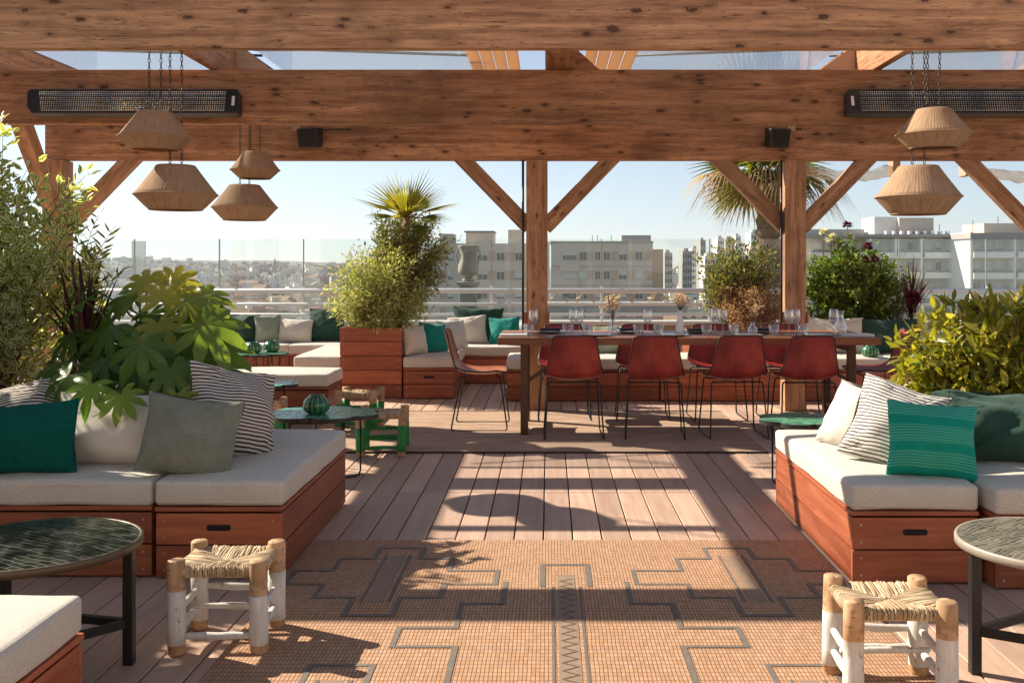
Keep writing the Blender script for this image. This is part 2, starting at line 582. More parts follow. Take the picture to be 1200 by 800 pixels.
def m_leather_tan():
    t = NT('tan_leather')
    o = t.tc.outputs['Object']
    f = t.noise(o, 6, 6, .6)
    c = t.ramp(f, [(.3, (.30, .085, .03)), (.7, (.46, .17, .065))])
    return t.done(t.pbr(c, .4, 0, t.bump(t.noise(o, 120, 3), .1, .002), .5))
M['leather_tan'] = m_leather_tan()
M['trim'] = plain('dark_trim', (.035, .014, .010), .5)
M['trim_tan'] = plain('worn_trim', (.34, .17, .09), .6)


def m_stripe(name, pitch, duty, a, b, wob=.12, rot=0., along='Y'):
    t = NT(name)
    uv = t.map(t.tc.outputs['UV'], (1, 1, 1), (0, 0, 0), (0, 0, rot))
    sep = t.n('ShaderNodeSeparateXYZ', {0: uv})
    v = sep.outputs[1]
    v = t.math('ADD', t.math('DIVIDE', v, pitch), t.maprange(t.noise(t.map(uv, (38, 20, 1)), 1, 3), 0, 1, -wob, wob))
    fr = t.math('FRACT', v)
    s_ = t.math('SUBTRACT', fr, .5)
    mask = t.maprange(t.math('ABSOLUTE', s_), duty / 2 - .05, duty / 2 + .05, 1, 0)
    fl = t.noise(t.map(uv, (300, 80, 1)), 1, 3)
    ca = t.mix(fl, tuple(x * .82 for x in a), a)
    c = t.mix(mask, ca, b)
    return t.done(t.pbr(c, .92, 0, t.bump(t.math('ADD', fl, mask), .5, .003), .15))
M['stripe'] = m_stripe('striped_weave', .0175, .42, (.66, .62, .55), (.035, .028, .025))
M['stripe_b'] = m_stripe('striped_weave_light', .0165, .34, (.74, .71, .66), (.06, .05, .045))


def m_knit(name, a, b, rows=.011, cols=.016, band=None):
    t = NT(name)
    uv = t.tc.outputs['UV']
    br = t.n('ShaderNodeTexBrick', {'Vector': uv, 'Color1': (1, 1, 1, 1), 'Color2': (.8, .8, .8, 1), 'Mortar': (0, 0, 0, 1), 'Scale': 1., 'Mortar Size': rows * .22,
            'Mortar Smooth': .9, 'Brick Width': cols, 'Row Height': rows})
    f = t.n('ShaderNodeRGBToBW', {0: br.outputs[0]}).outputs[0]
    c = t.mix(f, a, b)
    c = t.mix(t.maprange(t.noise(uv, 9, 4), .3, .7, 0, .35), c, a)
    h = f
    if band:
        sep = t.n('ShaderNodeSeparateXYZ', {0: uv})
        zz = t.math('PINGPONG', t.math('MULTIPLY', sep.outputs[0], 85.), .5)
        y = t.math('ADD', t.math('MULTIPLY', sep.outputs[1], 84.), t.math('MULTIPLY', zz, .9))
        m1 = t.math('GREATER_THAN', t.math('FRACT', y), .60)
        m2 = t.math('GREATER_THAN', t.math('FRACT', t.math('MULTIPLY', t.math('ADD', sep.outputs[1], .5), 9.)), .34)
        m = t.math('MULTIPLY', m1, m2)
        c = t.mix(t.math('MULTIPLY', m, .8), c, band)
        h = t.math('ADD', f, m)
    return t.done(t.pbr(c, .9, 0, t.bump(h, .7, .004), .15))
M['teal_knit'] = m_knit('teal_knit', (.000, .055, .042), (.004, .15, .115))
M['teal_bright'] = m_knit('emerald_pattern_knit', (.004, .23, .17), (.01, .42, .31), .007, .012, band=(.16, .58, .42))
M['sage_knit'] = m_knit('sage_herringbone', (.10, .11, .085), (.42, .45, .36), .0075, .0085)
M['dkgreen'] = fabric('dark_green_cotton', (.022, .062, .045), 500, .2, .2, .8, .0)
M['teal'] = fabric('teal_cotton', (.004, .22, .19), 500, .2, .12, .85, .0)
M['sage'] = fabric('sage_cotton', (.27, .33, .25), 500, .2, .1, .85, .0)
M['palegrey'] = fabric('pale_grey_cotton', (.52, .56, .54), 500, .2, .1, .85, .0)


def m_straw():
    t = NT('straw_rush')
    uv = t.tc.outputs['UV']
    f = t.noise(t.map(uv, (20, 300, 1)), 1, 4)
    sep = t.n('ShaderNodeSeparateXYZ', {0: uv})
    wn = t.n('ShaderNodeTexWhiteNoise', {'W': t.math('FLOOR', t.math('DIVIDE', sep.outputs[1], 10.))}, noise_dimensions='1D').outputs[0]
    c = t.mix(wn, (.36, .24, .13), (.74, .62, .45))
    c = t.mix(t.maprange(f, .35, .7, 0, .5), c, (.25, .15, .07))
    return t.done(t.pbr(c, .8, 0, t.bump(f, .4, .002), .2))
M['straw'] = m_straw()


def m_zellige(name, cols, grout, sx, sy, rough=.18, rot=0., wobble=.2):
    t = NT(name)
    o = t.map(t.tc.outputs['UV'], (1, 1, 1), (0, 0, 0), (0, 0, rot))
    wv = t.noise(o, 9, 2, .5, 1)
    ov = t.n('ShaderNodeVectorMath', {0: o}, operation='ADD')
    sc = t.n('ShaderNodeVectorMath', {0: wv, 1: (.02 * wobble, .02 * wobble, 0)}, operation='MULTIPLY')
    t.set(ov.inputs[1], sc.outputs[0])
    br = t.n('ShaderNodeTexBrick', {'Vector': ov.outputs[0], 'Color1': (0, 0, 0, 1), 'Color2': (1, 1, 1, 1), 'Mortar': (0, 0, 0, 1), 'Scale': 1., 'Mortar Size': .0009,
            'Mortar Smooth': .1, 'Brick Width': sx, 'Row Height': sy})
    br.offset = 0. if sx == sy else .5
    tv = t.n('ShaderNodeRGBToBW', {0: br.outputs[0]}).outputs[0]
    n = t.noise(o, 30, 4)
    c = t.ramp(t.math('ADD', t.math('MULTIPLY', tv, .6), t.math('MULTIPLY', n, .4)), cols)
    c = t.mix(br.outputs['Fac'], c, grout)
    r = t.math('ADD', t.maprange(n, .3, .7, rough * .6, rough * 1.5), t.math('MULTIPLY', br.outputs['Fac'], .5))
    h = t.math('ADD', t.math('MULTIPLY', t.math('SUBTRACT', 1., br.outputs['Fac']), .6), t.math('MULTIPLY', n, .5))
    return t.done(t.pbr(c, r, 0, t.bump(h, .35, .004), .5))
M['green_tile'] = m_zellige('green_tile', [(.15, (.02, .12, .07)), (.5, (.05, .24, .14)), (.85, (.14, .38, .25))], (.09, .11, .09), .05, .05, .3)
M['black_tile'] = m_zellige('black_shard_tile', [(.1, (.005, .009, .008)), (.5, (.012, .018, .016)), (.9, (.05, .055, .048))], (.10, .095, .08), .055, .024, .15, .5, 2.2)
M['olive_tile'] = m_zellige('olive_shard_tile', [(.1, (.05, .05, .036)), (.5, (.10, .095, .07)), (.9, (.2, .185, .14))], (.33, .30, .24), .075, .016, .35, -.6, 2.6)
M['rim'] = plain('table_rim', (.10, .075, .05), .45, .4, var=.3, vs=20)
M['rim_grey'] = plain('table_rim_grey', (.36, .33, .28), .5, .2, var=.15, vs=20)
M['edge_dark'] = plain('dark_table_edge', (.03, .034, .03), .5, .2)


def m_glaze():
    t = NT('green_glaze')
    o = t.tc.outputs['Object']
    f = t.noise(o, 14, 5)
    sep = t.n('ShaderNodeSeparateXYZ', {0: t.tc.outputs['UV']})
    rib = t.math('PINGPONG', t.math('MULTIPLY', sep.outputs[0], 13.), .5)
    c = t.ramp(f, [(.3, (.006, .06, .03)), (.6, (.015, .17, .075)), (.8, (.05, .3, .15))])
    c = t.mix(t.maprange(rib, .36, .5, 0, .75), c, (.38, .42, .25))
    return t.done(t.pbr(c, .12, 0, t.bump(f, .1, .004), .6))
M['glaze'] = m_glaze()
M['glass'] = glassmat('windscreen_glass', (.94, .975, .97), .04, .4, .035)
M['roof_glass'] = glassmat('roof_glass', (.95, .97, .98), .04, .3, .05)
M['clear'] = glassmat('table_glass', (.975, .98, .98), .09, .8)
M['wrap'] = glassmat('rolled_clear_sheet', (.92, .87, .80), .10, .5, .22, .2)
M['petal'] = leafmat('dry_pink_bloom', [(0, (.55, .33, .25)), (.5, (.70, .48, .38)), (1, (.80, .64, .54))], .4, .7)
M['napkin'] = fabric('dark_napkin', (.05, .03, .035), 500, .2)
M['paper'] = plain('menu_paper', (.78, .77, .74), .8, var=.03)
M['china'] = plain('china', (.72, .74, .75), .2, var=.03)
M['soil'] = plain('soil', (.045, .03, .02), .95, var=.4, vs=30, bump=.8)
M['bark'] = plain('bark', (.10, .065, .04), .9, var=.4, vs=20, bump=.8, bscale=50)
M['twig'] = plain('twig', (.16, .10, .06), .85, var=.3, vs=20)
M['twig_red'] = plain('twig_red', (.13, .05, .04), .8, var=.3, vs=20)
M['palm_bark'] = plain('palm_trunk_fibre', (.27, .19, .125), .95, var=.5, vs=16, bump=.9, bscale=40)
M['stone'] = plain('old_stone', (.36, .33, .27), .9, var=.3, vs=5, bump=.6, bscale=22)

M['lf_var'] = leafmat('variegated_leaf', [(0, (.09, .155, .045)), (.5, (.17, .24, .07)), (1, (.30, .33, .12))], .48, .42, edge=(.66, .67, .42))
M['lf_fatsia'] = leafmat('glossy_green_leaf', [(0, (.055, .14, .035)), (.55, (.12, .23, .045)), (.85, (.22, .30, .05)), (1, (.42, .40, .06))], .55, .27, vein=(.2, .26, .08), spec=.5)
M['lf_cordyline'] = leafmat('purple_strap_leaf', [(0, (.045, .010, .018)), (.6, (.10, .025, .03)), (1, (.17, .06, .06))], .35, .4)
M['lf_yellow'] = leafmat('yellow_green_leaf', [(0, (.11, .155, .022)), (.45, (.25, .26, .032)), (.8, (.44, .37, .055)), (1, (.60, .46, .15))], .5, .34, vein=(.2, .21, .07))
M['lf_bamboo'] = leafmat('pale_bush_leaf', [(0, (.13, .18, .055)), (.4, (.27, .32, .12)), (.75, (.44, .45, .21)), (1, (.64, .62, .40))], .42, .5)
M['lf_olive'] = leafmat('olive_leaf', [(0, (.07, .10, .035)), (.5, (.16, .185, .055)), (.8, (.29, .27, .09)), (1, (.42, .28, .15))], .4, .5)
M['lf_pink'] = leafmat('russet_leaf', [(0, (.16, .09, .06)), (.4, (.34, .19, .13)), (.8, (.52, .32, .24)), (1, (.64, .46, .38))], .4, .6)
M['lf_rose'] = leafmat('mid_green_leaf', [(0, (.055, .12, .025)), (.5, (.14, .22, .04)), (.85, (.26, .31, .06)), (1, (.42, .42, .12))], .42, .38)
M['lf_palm'] = leafmat('palm_leaf', [(0, (.07, .12, .02)), (.5, (.20, .22, .03)), (1, (.40, .33, .05))], .42, .42)
M['lf_palm_dry'] = leafmat('dry_palm_leaf', [(0, (.22, .12, .05)), (.5, (.40, .25, .12)), (1, (.58, .42, .24))], .35, .7)
M['lf_dahlia'] = leafmat('crimson_petal', [(0, (.06, .003, .010)), (.6, (.15, .006, .02)), (1, (.30, .02, .05))], .3, .5)
M['lf_white'] = leafmat('white_petal', [(0, (.6, .6, .55)), (1, (.8, .8, .78))], .4, .6)
M['lf_far'] = leafmat('far_tree_leaf', [(0, (.025, .045, .018)), (1, (.07, .085, .03))], .2, .7)


# ------------------------------------------------------------------ setting: deck, rugs
def deck():
    mb = MB()
    p = .1395
    ends = [(-3.2, -.6), (-.597, 2.55), (2.553, 5.7), (5.703, 8.83), (8.833, 12.2)]
    for i in range(-50, 51):
        x = i * p + .045
        off = random.choice((0, 0, 0))
        for a, b in ends:
            mb.box((x, (a + b) / 2, -.0125 + random.uniform(-.0006, .0006)), (p - .0065, b - a - .004, .025))
    o = mb.build('deck', M['deck'], bevel=.0025, seg=1)
    tag(o, kind='structure')
    m2 = MB()
    m2.box((0, 5.5, -.25), (16, 19, .40))
    t = tag(m2.build('terrace_slab', plain('dark_underdeck', (.05, .045, .04), .9)), kind='structure')
deck()


def m_rug():
    t = NT('reed_mat')
    o = t.tc.outputs['Object']
    sep = t.n('ShaderNodeSeparateXYZ', {0: o})
    wob = t.noise(o, 7, 3)
    x = t.math('ADD', sep.outputs[0], t.maprange(wob, 0, 1, -.004, .004))
    wob2 = t.noise(t.map(o, (1, 1, 1), (5, 3, 0)), 6, 3)
    y = t.math('ADD', sep.outputs[1], t.maprange(wob2, 0, 1, -.006, .006))
    fx = t.math('ABSOLUTE', t.math('SUBTRACT', t.math('FRACT', t.math('DIVIDE', x, .0135)), .5))
    fy = t.math('ABSOLUTE', t.math('SUBTRACT', t.math('FRACT', t.math('DIVIDE', y, .031)), .5))
    mx = t.maprange(fx, .36, .47, 0, 1)
    my = t.maprange(fy, .38, .47, 0, 1)
    cell = t.n('ShaderNodeTexWhiteNoise', {'Vector': t.n('ShaderNodeCombineXYZ', {0: t.math('FLOOR', t.math('DIVIDE', x, .0135)), 1: t.math('FLOOR', t.math('DIVIDE', y, .031))}).outputs[0]}, noise_dimensions='2D').outputs[0]
    reed = t.noise(t.map(o, (18, 320, 1)), 1, 3)
    c = t.mix(cell, (.45, .265, .155), (.59, .38, .25))
    c = t.mix(t.maprange(reed, .35, .7, 0, .5), c, (.34, .18, .09))
    c = t.mix(t.maprange(t.noise(o, 2.2, 5), .35, .7, 0, .35), c, (.40, .22, .11))
    ln = t.math('MAXIMUM', t.math('MULTIPLY', mx, .85), t.math('MULTIPLY', my, .62))
    c = t.mix(ln, c, (.085, .042, .022))
    return t.done(t.pbr(c, .75, 0, t.bump(t.math('SUBTRACT', reed, ln), .5, .004), .3))
M['rug'] = m_rug()
M['rug_line'] = plain('leather_line', (.15, .125, .105), .75, var=.35, vs=30, bump=.4)
M['rug_zig'] = plain('leather_zigzag', (.17, .12, .09), .75, var=.3, vs=40, bump=.3)
M['rug_band'] = plain('leather_band', (.26, .18, .125), .75, var=.3, vs=40, bump=.4)


def stroke(mb, pts, w, z, mat):
    pts = [Vector((p[0], p[1])) for p in pts]
    n = len(pts); L = []; R = []
    closed = (pts[0] - pts[-1]).length < 1e-6
    if closed: pts = pts[:-1]; n -= 1
    for i in range(n):
        a = pts[(i - 1) % n] if (closed or i) else pts[i] - (pts[i + 1] - pts[i])
        b = pts[(i + 1) % n] if (closed or i < n - 1) else pts[i] + (pts[i] - pts[i - 1])
        d1 = (pts[i] - a).normalized(); d2 = (b - pts[i]).normalized()
        n1 = Vector((-d1.y, d1.x)); n2 = Vector((-d2.y, d2.x))
        m = (n1 + n2)
        m = m / max(.3, m.length_squared) * 2 if m.length > 1e-6 else n1
        L.append(pts[i] + m * w / 2); R.append(pts[i] - m * w / 2)
    V = [(p.x, p.y, z) for p in L] + [(p.x, p.y, z) for p in R]
    F = []
    for i in range(n if closed else n - 1):
        j = (i + 1) % n
        F.append((n + i, n + j, j, i))
    mb.add(V, F, None, mat)


def rug_one():
    mb = MB()
    x0, x1, y0, y1 = -1.085, 1.205, 2.0, 4.68
    mb.box(((x0 + x1) / 2, (y0 + y1) / 2, .006), (x1 - x0, y1 - y0, .009))
    z = .0125
    cx = .07
    W = .020
    steps = [(4.545, .10), (4.38, .245), (4.21, .45)]
    low = [(4.03, .45), (4.03, .245), (3.87, .245), (3.87, .09), (3.67, .09)]
    for k in range(3):
        dy = -1.33 * k
        for sgn in (-1, 1):
            c = cx + sgn * .735
            half = [(.10, 4.545), (.10, 4.38), (.245, 4.38), (.245, 4.21), (.45, 4.21), (.45, 4.03), (.245, 4.03), (.245, 3.87), (.09, 3.87), (.09, 3.67)]
            pts = [(c + a, y + dy) for a, y in half] + [(c - a, y + dy) for a, y in reversed(half)]
            pts = [(max(x0 + .02, min(x1 - .02, a)), y) for a, y in pts if y > y0 + .05]
            if len(pts) > 3: stroke(mb, pts + [pts[0]], W, z, 1)
            for xx, w in ((-.052, .012), (.052, .012)):
                if 3.82 + dy > y0: stroke(mb, [(c + xx, 3.82 + dy), (c + xx, 4.43 + dy)], w, z, 1)
            if 3.82 + dy > y0: stroke(mb, [(c, 3.82 + dy), (c, 4.43 + dy)], .062, z - .001, 2)
            # outer stepped line towards the middle
            b = [(.245, 4.06), (.245, 3.80), (.40, 3.80), (.40, 3.545), (.60, 3.545), (.60, 3.37), (.385, 3.37), (.385, 3.05), (.245, 3.05)]
            pb = [(cx + sgn * a, y + dy) for a, y in b if y + dy > y0 + .03]
            if len(pb) > 1: stroke(mb, pb, W, z + .0005, 1)
    # middle band and its arch
    stroke(mb, [(cx - .095, 4.0), (cx - .095, 4.29), (cx + .095, 4.29), (cx + .095, 4.0)], .024, z, 1)
    stroke(mb, [(cx, y0 + .02), (cx, 4.15)], .072, z - .001, 2)
    for s_ in (-.054, .054): stroke(mb, [(cx + s_, y0 + .02), (cx + s_, 4.0)], .010, z, 1)
    zz = []
    y = y0 + .05; q = 1
    while y < 4.1:
        zz.append((cx + .026 * q, y)); y += .032; q = -q
    stroke(mb, zz, .005, z + .0006, 3)
    o = mb.build('rug', [M['rug'], M['rug_line'], M['rug_band'], M['rug_zig']])
    tag(o, 'tan woven reed rug with dark stepped line pattern, nearest the white stools', 'rug')
rug_one()


def m_rug2():
    t = NT('brown_flatweave')
    o = t.tc.outputs['Object']
    f = t.noise(t.map(o, (14, 130, 1)), 1, 4, .65)
    g = t.noise(t.map(o, (3, 10, 1)), 1, 4)
    c = t.ramp(t.math('ADD', t.math('MULTIPLY', f, .6), t.math('MULTIPLY', g, .4)), [(.32, (.20, .13, .09)), (.5, (.40, .28, .20)), (.7, (.52, .39, .29))])
    sep = t.n('ShaderNodeSeparateXYZ', {0: o})
    rib = t.math('PINGPONG', t.math('MULTIPLY', sep.outputs[1], 60.), .5)
    return t.done(t.pbr(c, .9, 0, t.bump(t.math('ADD', f, rib), .6, .005), .2))
M['rug2'] = m_rug2()
mb = MB()
mb.box((.0, 7.84, .006), (3.02, 1.92, .009))
mb.box((.0, 6.884, .0075), (3.03, .012, .011), mat=1)
mb.box((.0, 8.796, .0075), (3.03, .012, .011), mat=1)
tag(mb.build('rug', [M['rug2'], M['trim']]), 'brown ribbed flatweave rug under the long dining table', 'rug')


# ------------------------------------------------------------------ pergola
def pergola():
    T = thing('timber_pergola', 'large knotty timber pergola with deep beams, posts and braces over the roof terrace', 'pergola', (0, 6.5, 0))
    off = Vector((0, 6.5, 0))
    def B(name, a, b, w, h, mat='pine', up=(0, 0, 1)):
        return bar(name, Vector(a) - off, Vector(b) - off, w, h, M[mat], T, up)
    zb = 2.23
    for y, t, z0, z1, xa in ((5.42, .065, 2.465, 2.98, -5.6), (7.46, .085, 2.345, 2.748, -5.6), (8.95, .11, 2.23, 2.748, -4.49)):
        B('crossbeam', (xa, y, (z0 + z1) / 2), (5.6, y, (z0 + z1) / 2), t, z1 - z0)
    for x, w, h in ((-2.497, .065, .30), (2.45, .065, .30), (.085, .22, .20)):
        B('long_beam', (x, 5.456, 2.751 + h / 2), (x, 9.6, 2.751 + h / 2), w, h)
    for x in (-4.40, 4.40):
        B('fascia_beam', (x, 5.456, 2.751 + .175), (x, 9.6, 2.751 + .175), .12, .35)
    B('purlin', (-4.32, 6.78, 3.09), (4.32, 6.78, 3.09), .08, .06)
    posts = [(-4.40, 8.95, zb), (-.105, 8.95, zb), (2.19, 8.95, zb), (4.40, 8.95, zb), (-5.2, 7.46, 2.345), (5.2, 7.46, 2.345), (-5.2, 5.42, 2.465), (5.2, 5.42, 2.465)]
    for x, y, z_ in posts:
        B('post', (x, y, .0), (x, y, z_ - .002), .19, .19, 'post', up=(0, 1, 0))
    def brace(x0, z0, x1, z1, y=8.95):
        B('brace', (x0, y, z0), (x1, y, z1), .10, .135, 'post', up=(0, 0, 1))
    for x, sides in ((-4.40, (1,)), (-.105, (-1, 1)), (2.19, (-1, 1)), (4.40, (-1,))):
        for s in sides:
            brace(x + s * .07, 1.63, x + s * .71, 2.29)
    # braces along the sides
    for x in (-4.40, 4.40):
        B('brace', (x, 8.90, 1.75), (x, 8.10, 2.78), .12, .135, 'post')
    # gusset beside the middle beam
    g = MB()
    g.prism([(.20, 2.752), (.40, 2.752), (.20, 2.93)], -.04, .04, axis='y')
    g.build('gusset', M['pine'], T, loc=Vector((0, 7.56, 0)) - off)
    for x in (-2.497, 2.45):
        s = 1 if x < 0 else -1
        g = MB()
        pts = [(x + s * .035, 2.752), (x + s * .42, 2.752), (x + s * .035, 3.03)]
        if s < 0: pts = pts[::-1]
        g.prism(pts, -.035, .035, axis='y')
        g.build('gusset', M['slat'], T, loc=Vector((0, 7.9, 0)) - off)
    # shade slats each side of the middle beam
    sl = MB()
    for k in range(13):
        x = -.60 + k * .104
        if -.08 < x < .26 or k in (4,): continue
        sl.box((x, 8.1 - 6.5, 2.965), (.094, 1.9, .018))
    for y in (7.25, 8.9): sl.box((.03, y - 6.5, 2.987), (1.36, .05, .022))
    sl.build('shade_slats', M['canvas'], T)
    # slender conduits on the posts
    for x in (-.228, 2.065):
        c = MB(); c.tube([(x, 8.86 - 6.5, .3), (x, 8.86 - 6.5, 2.225)], .011, 8)
        c.build('conduit', M['black_plastic'], T)
    # small bolts/hinges on the posts
    for x in (-.105, 2.19):
        for s in (-1, 1):
            c = MB(); c.box((x + s * .104, 8.87 - 6.5, .83), (.016, .06, .10)); c.build('bracket', M['mahogany'], T, bevel=.003)
    # roof panes resting on the long beams
    for xa, xb in ((-4.3, -2.55), (-2.44, -.66), (.72, 2.40), (2.50, 4.3)):
        g = MB(); g.box(((xa + xb) / 2, 8.8 - 6.5, 3.08), (xb - xa - .02, 1.1, .012))
        gp = g.build('roof_pane', M['roof_glass'], T)
        f = MB()
        for y in (8.25, 9.35): f.box(((xa + xb) / 2, y - 6.5, 3.08), (xb - xa, .035, .03))
        f.build('pane_frame', M['white_metal'], gp)
        c = MB(); a_, b_ = (xa, xb) if xa < 0 else (xb, xa)
        c.tube([(a_, 8.4 - 6.5, 3.12), (b_, 8.9 - 6.5, 3.16)], .012, 6)
        c.build('stay_wire', M['iron'], gp)
    return T
pergola()


# rolled clear blinds behind the far beam
def roll(x0, x1, y, z, label):
    pts = []; rr = []
    n = 36
    for i in range(n + 1):
        u = i / n
        pts.append((x0 + (x1 - x0) * u, y + .01 * sin(u * 40), z - .07 * sin(pi * u) + .008 * sin(u * 23)))
        rr.append(.052 + .006 * sin(u * 31) + .004 * sin(u * 57 + 1))
    T = thing('rolled_blind', label, 'blind', ((x0 + x1) / 2, y, z))
    off = Vector(((x0 + x1) / 2, y, z))
    m = MB(); m.tube([Vector(p) - off for p in pts], rr, 14)
    m.build('clear_sheet', M['wrap'], T)
    b = MB(); b.box((x0 + .03 - off.x, .0, .04), (.06, .16, .22)); b.build('end_block', M['slat'], T, bevel=.006)
    b = MB(); b.box((x1 - .03 - off.x, .0, .04), (.06, .16, .22)); b.build('end_block', M['slat'], T, bevel=.006)
roll(2.32, 3.25, 9.3, 2.19, 'rolled clear plastic blind tied up just beside the post over the rose bush')
roll(3.85, 5.0, 9.3, 2.19, 'rolled clear plastic blind tied up at the outermost brace of the pergola')


# ------------------------------------------------------------------ railing
def railing():
    T = thing('terrace_railing', 'white tubular terrace railing with tall clear glass windscreen above a low parapet', 'railing', (0, 12.0, 0))
    m = MB(); m.box((0, .06, .285), (15, .22, .57)); m.build('parapet', M['stone'], T)
    m = MB(); m.box((0, .06, .598), (15, .30, .05)); m.build('coping', M['plaster'], T, bevel=.01)
    for z, r in ((.985, .030), (.825, .018), (.70, .016)):
        m = MB(); m.tube([(-7.5, 0, z), (7.5, 0, z)], r, 12); m.build('rail', M['white_metal'], T)
    xs = [-6.05, -5.02, -3.99, -2.97, -1.9, -.69, .64, 1.95, 3.1, 4.25, 5.3, 6.4]
    for x in xs:
        m = MB(); m.box((x, .05, .83), (.035, .03, .42)); m.box((x, .05, .80), (.06, .05, .05)); m.build('baluster', M['white_metal'], T, bevel=.004)
    ee = [-7.5] + xs + [7.5]
    for a, b in zip(ee, ee[1:]):
        g = MB(); g.box(((a + b) / 2, .10, 1.11), (b - a - .02, .012, 1.0)); p = g.build('glass_pane', M['glass'], T)
    for x in xs:
        m = MB(); m.box((x, .10, 1.30), (.012, .016, .62)); m.build('pane_clip', plain('clip_grey', (.45, .47, .46), .4, .5), T)
railing()
mb = MB(); mb.box((-5.05, 12.3, .8), (.16, .05, 1.58))
tag(mb.build('glass_fin', glassmat('frosted_glass', (.9, .93, .92), .05, .3, .7), bevel=.003), 'slim frosted white glass fin standing behind the windscreen above the big-leaved plant', 'glass fin')


# ------------------------------------------------------------------ benches
def bench_base(T, w, d, h, planks=2, vertical=False, slot=True, slot_z=None):
    """local origin: middle of the base on the deck, front towards -Y"""
    m = MB()
    th = .022
    lip = .018
    m.box((0, 0, h - lip / 2), (w + .008, d + .008, lip))
    ph = (h - lip - .012) / planks
    for fr in (-1, 1):
        if vertical and fr < 0:
            n = max(2, int(w / .095)); pw = w / n
            for i in range(n):
                m.box((-w / 2 + pw * (i + .5), fr * (d / 2 - th / 2), (h - lip) / 2), (pw - .006, th, h - lip - .012))
        else:
            for k in range(planks):
                m.box((0, fr * (d / 2 - th / 2), .006 + ph * (k + .5)), (w, th, ph - .006))
    for sd in (-1, 1):
        for k in range(planks):
            m.box((sd * (w / 2 - th / 2), 0, .006 + ph * (k + .5)), (th, d - 2 * th - .001, ph - .006))
    m.box((0, 0, (h - lip) / 2), (w - .05, d - .05, h - lip - .02), mat=1)
    for sx in (-1, 1):
        for k in range(planks):
            for q in (-.26, .26):
                x = sx * (w / 2 - .035); z = .006 + ph * (k + .5 + q)
                m.add(*ngon_y(x, -d / 2 - .0012, z, .0055), None, 2)
                m.add(*ngon_x(sx * (w / 2 + .0012), -d / 2 + .045, z, .0055, sx), None, 2)
                m.add(*ngon_x(sx * (w / 2 + .0012), d / 2 - .045, z, .0055, sx), None, 2)
    o = m.build('seat_box', [M['mahogany'], M['slot'], M['screw']], T, bevel=.003)
    if slot:
        z = slot_z or (h - lip - ph * .5)
        s = MB(); s.prism(rsq(.10, .024, .011), -.001, .006, axis='y')
        s.build('hand_hole_shade', M['slot'], o, loc=(0, -d / 2 - .0025, z))  # raised black piece, its colour standing in for the shade inside a hole
    return o


def ngon_y(x, y, z, r, n=8):
    return [(x + r * cos(2 * pi * k / n), y, z + r * sin(2 * pi * k / n)) for k in range(n)], [list(range(n))[::-1] if False else list(range(n))]


def ngon_x(x, y, z, r, s, n=8):
    f = list(range(n))
    if s < 0: f.reverse()
    return [(x, y + r * cos(2 * pi * k / n), z + r * sin(2 * pi * k / n)) for k in range(n)], [f]


def cushion(T, w, d, z0, h=.105, over=.012, y=0., x=0., seed=0):
    m = MB()
    m.rbox((x, y, z0 + h / 2), (w + over, d + over, h), .020, bulge=.014, noise_amp=.006, seed=seed)
    c = m.build('seat_cushion', M['linen'], T)
    p = MB()
    for zz in (z0 + h - .020, z0 + .020):
        W, D = (w + over) / 2 - .0035, (d + over) / 2 - .0035
        r = .024
        pts = []
        for (a, b) in rsq(2 * W, 2 * D, r, 4): pts.append((x + a, y + b, zz))
        # dense loop
        q = []
        for i in range(len(pts)):
            A, Bp = Vector(pts[i]), Vector(pts[(i + 1) % len(pts)])
            k = max(1, int((Bp - A).length / .12))
            for j in range(k):
                v = A.lerp(Bp, j / k)
                u, ww = (v.x - x) / W, (v.y - y) / D
                v.x += .0042 * u * (1 - ww ** 4); v.y += .0042 * ww * (1 - u ** 4)
                q.append(v)
        p.tube(q, .0042, 6, closed=True)
    p.build('piping', M['linen'], c)
    return c


def bench(label, x0, x1, y0, y1, cush=1, h=.298, vertical=False, slot=True, group=None, rz=0., over=.012):
    T = thing('bench', label, 'bench', ((x0 + x1) / 2, (y0 + y1) / 2, 0), rz, group)
    w, d = x1 - x0, y1 - y0
    bench_base(T, w, d, h, vertical=vertical, slot=slot)
    if w >= d:
        for k in range(cush):
            cw = w / cush
            cushion(T, cw - .01, d, h + .002, x=-w / 2 + cw * (k + .5), over=over, seed=random.random() * 30)
    else:
        for k in range(cush):
            cd = d / cush
            cushion(T, w, cd - .01, h + .002, y=-d / 2 + cd * (k + .5), over=over, seed=random.random() * 30)
    return T

bench('deep red end bench with white cushion in front of the big-leaved plant', -1.625, -1.105, 4.13, 5.43)
bench('red bench with white cushion in shade, carrying the dark teal and beige pillows', -3.2, -1.65, 4.15, 4.68, cush=1)
bench('sunlit red bench with white cushion, end block below the emerald pillow', 1.235, 1.745, 4.06, 5.43)
bench('red bench with white cushion, below the large crumpled dark green pillow', 1.785, 3.3, 3.99, 4.74)
bench('low red bench with white cushion standing in front of the black round table', -2.1, -1.27, 1.7, 2.72)
bench('long low bench with thick white cushion between the lobed tables', -3.3, -1.80, 8.15, 8.72)
bench('long white cushioned bench running back beside the tall square planter', -2.48, -1.96, 9.72, 11.12)
bench('red bench along the railing with upright board front, behind two green vases', -5.2, -1.75, 11.14, 11.80, cush=3, vertical=True, slot=False)
bench('red bench with white cushion directly against the tall square planter', -1.405, -.915, 9.66, 10.86)
bench('red bench along the railing holding teal and white pillows behind the tan chair', -1.40, -.30, 10.90, 11.60, slot=False)
T = bench('very long red bench with pale cushions behind the dining table', -.40, 1.05, 9.5, 10.15, cush=2)
bench('red bench block with pale cushion behind the far chairs of the dining table', 1.065, 2.35, 9.5, 10.15, cush=1)
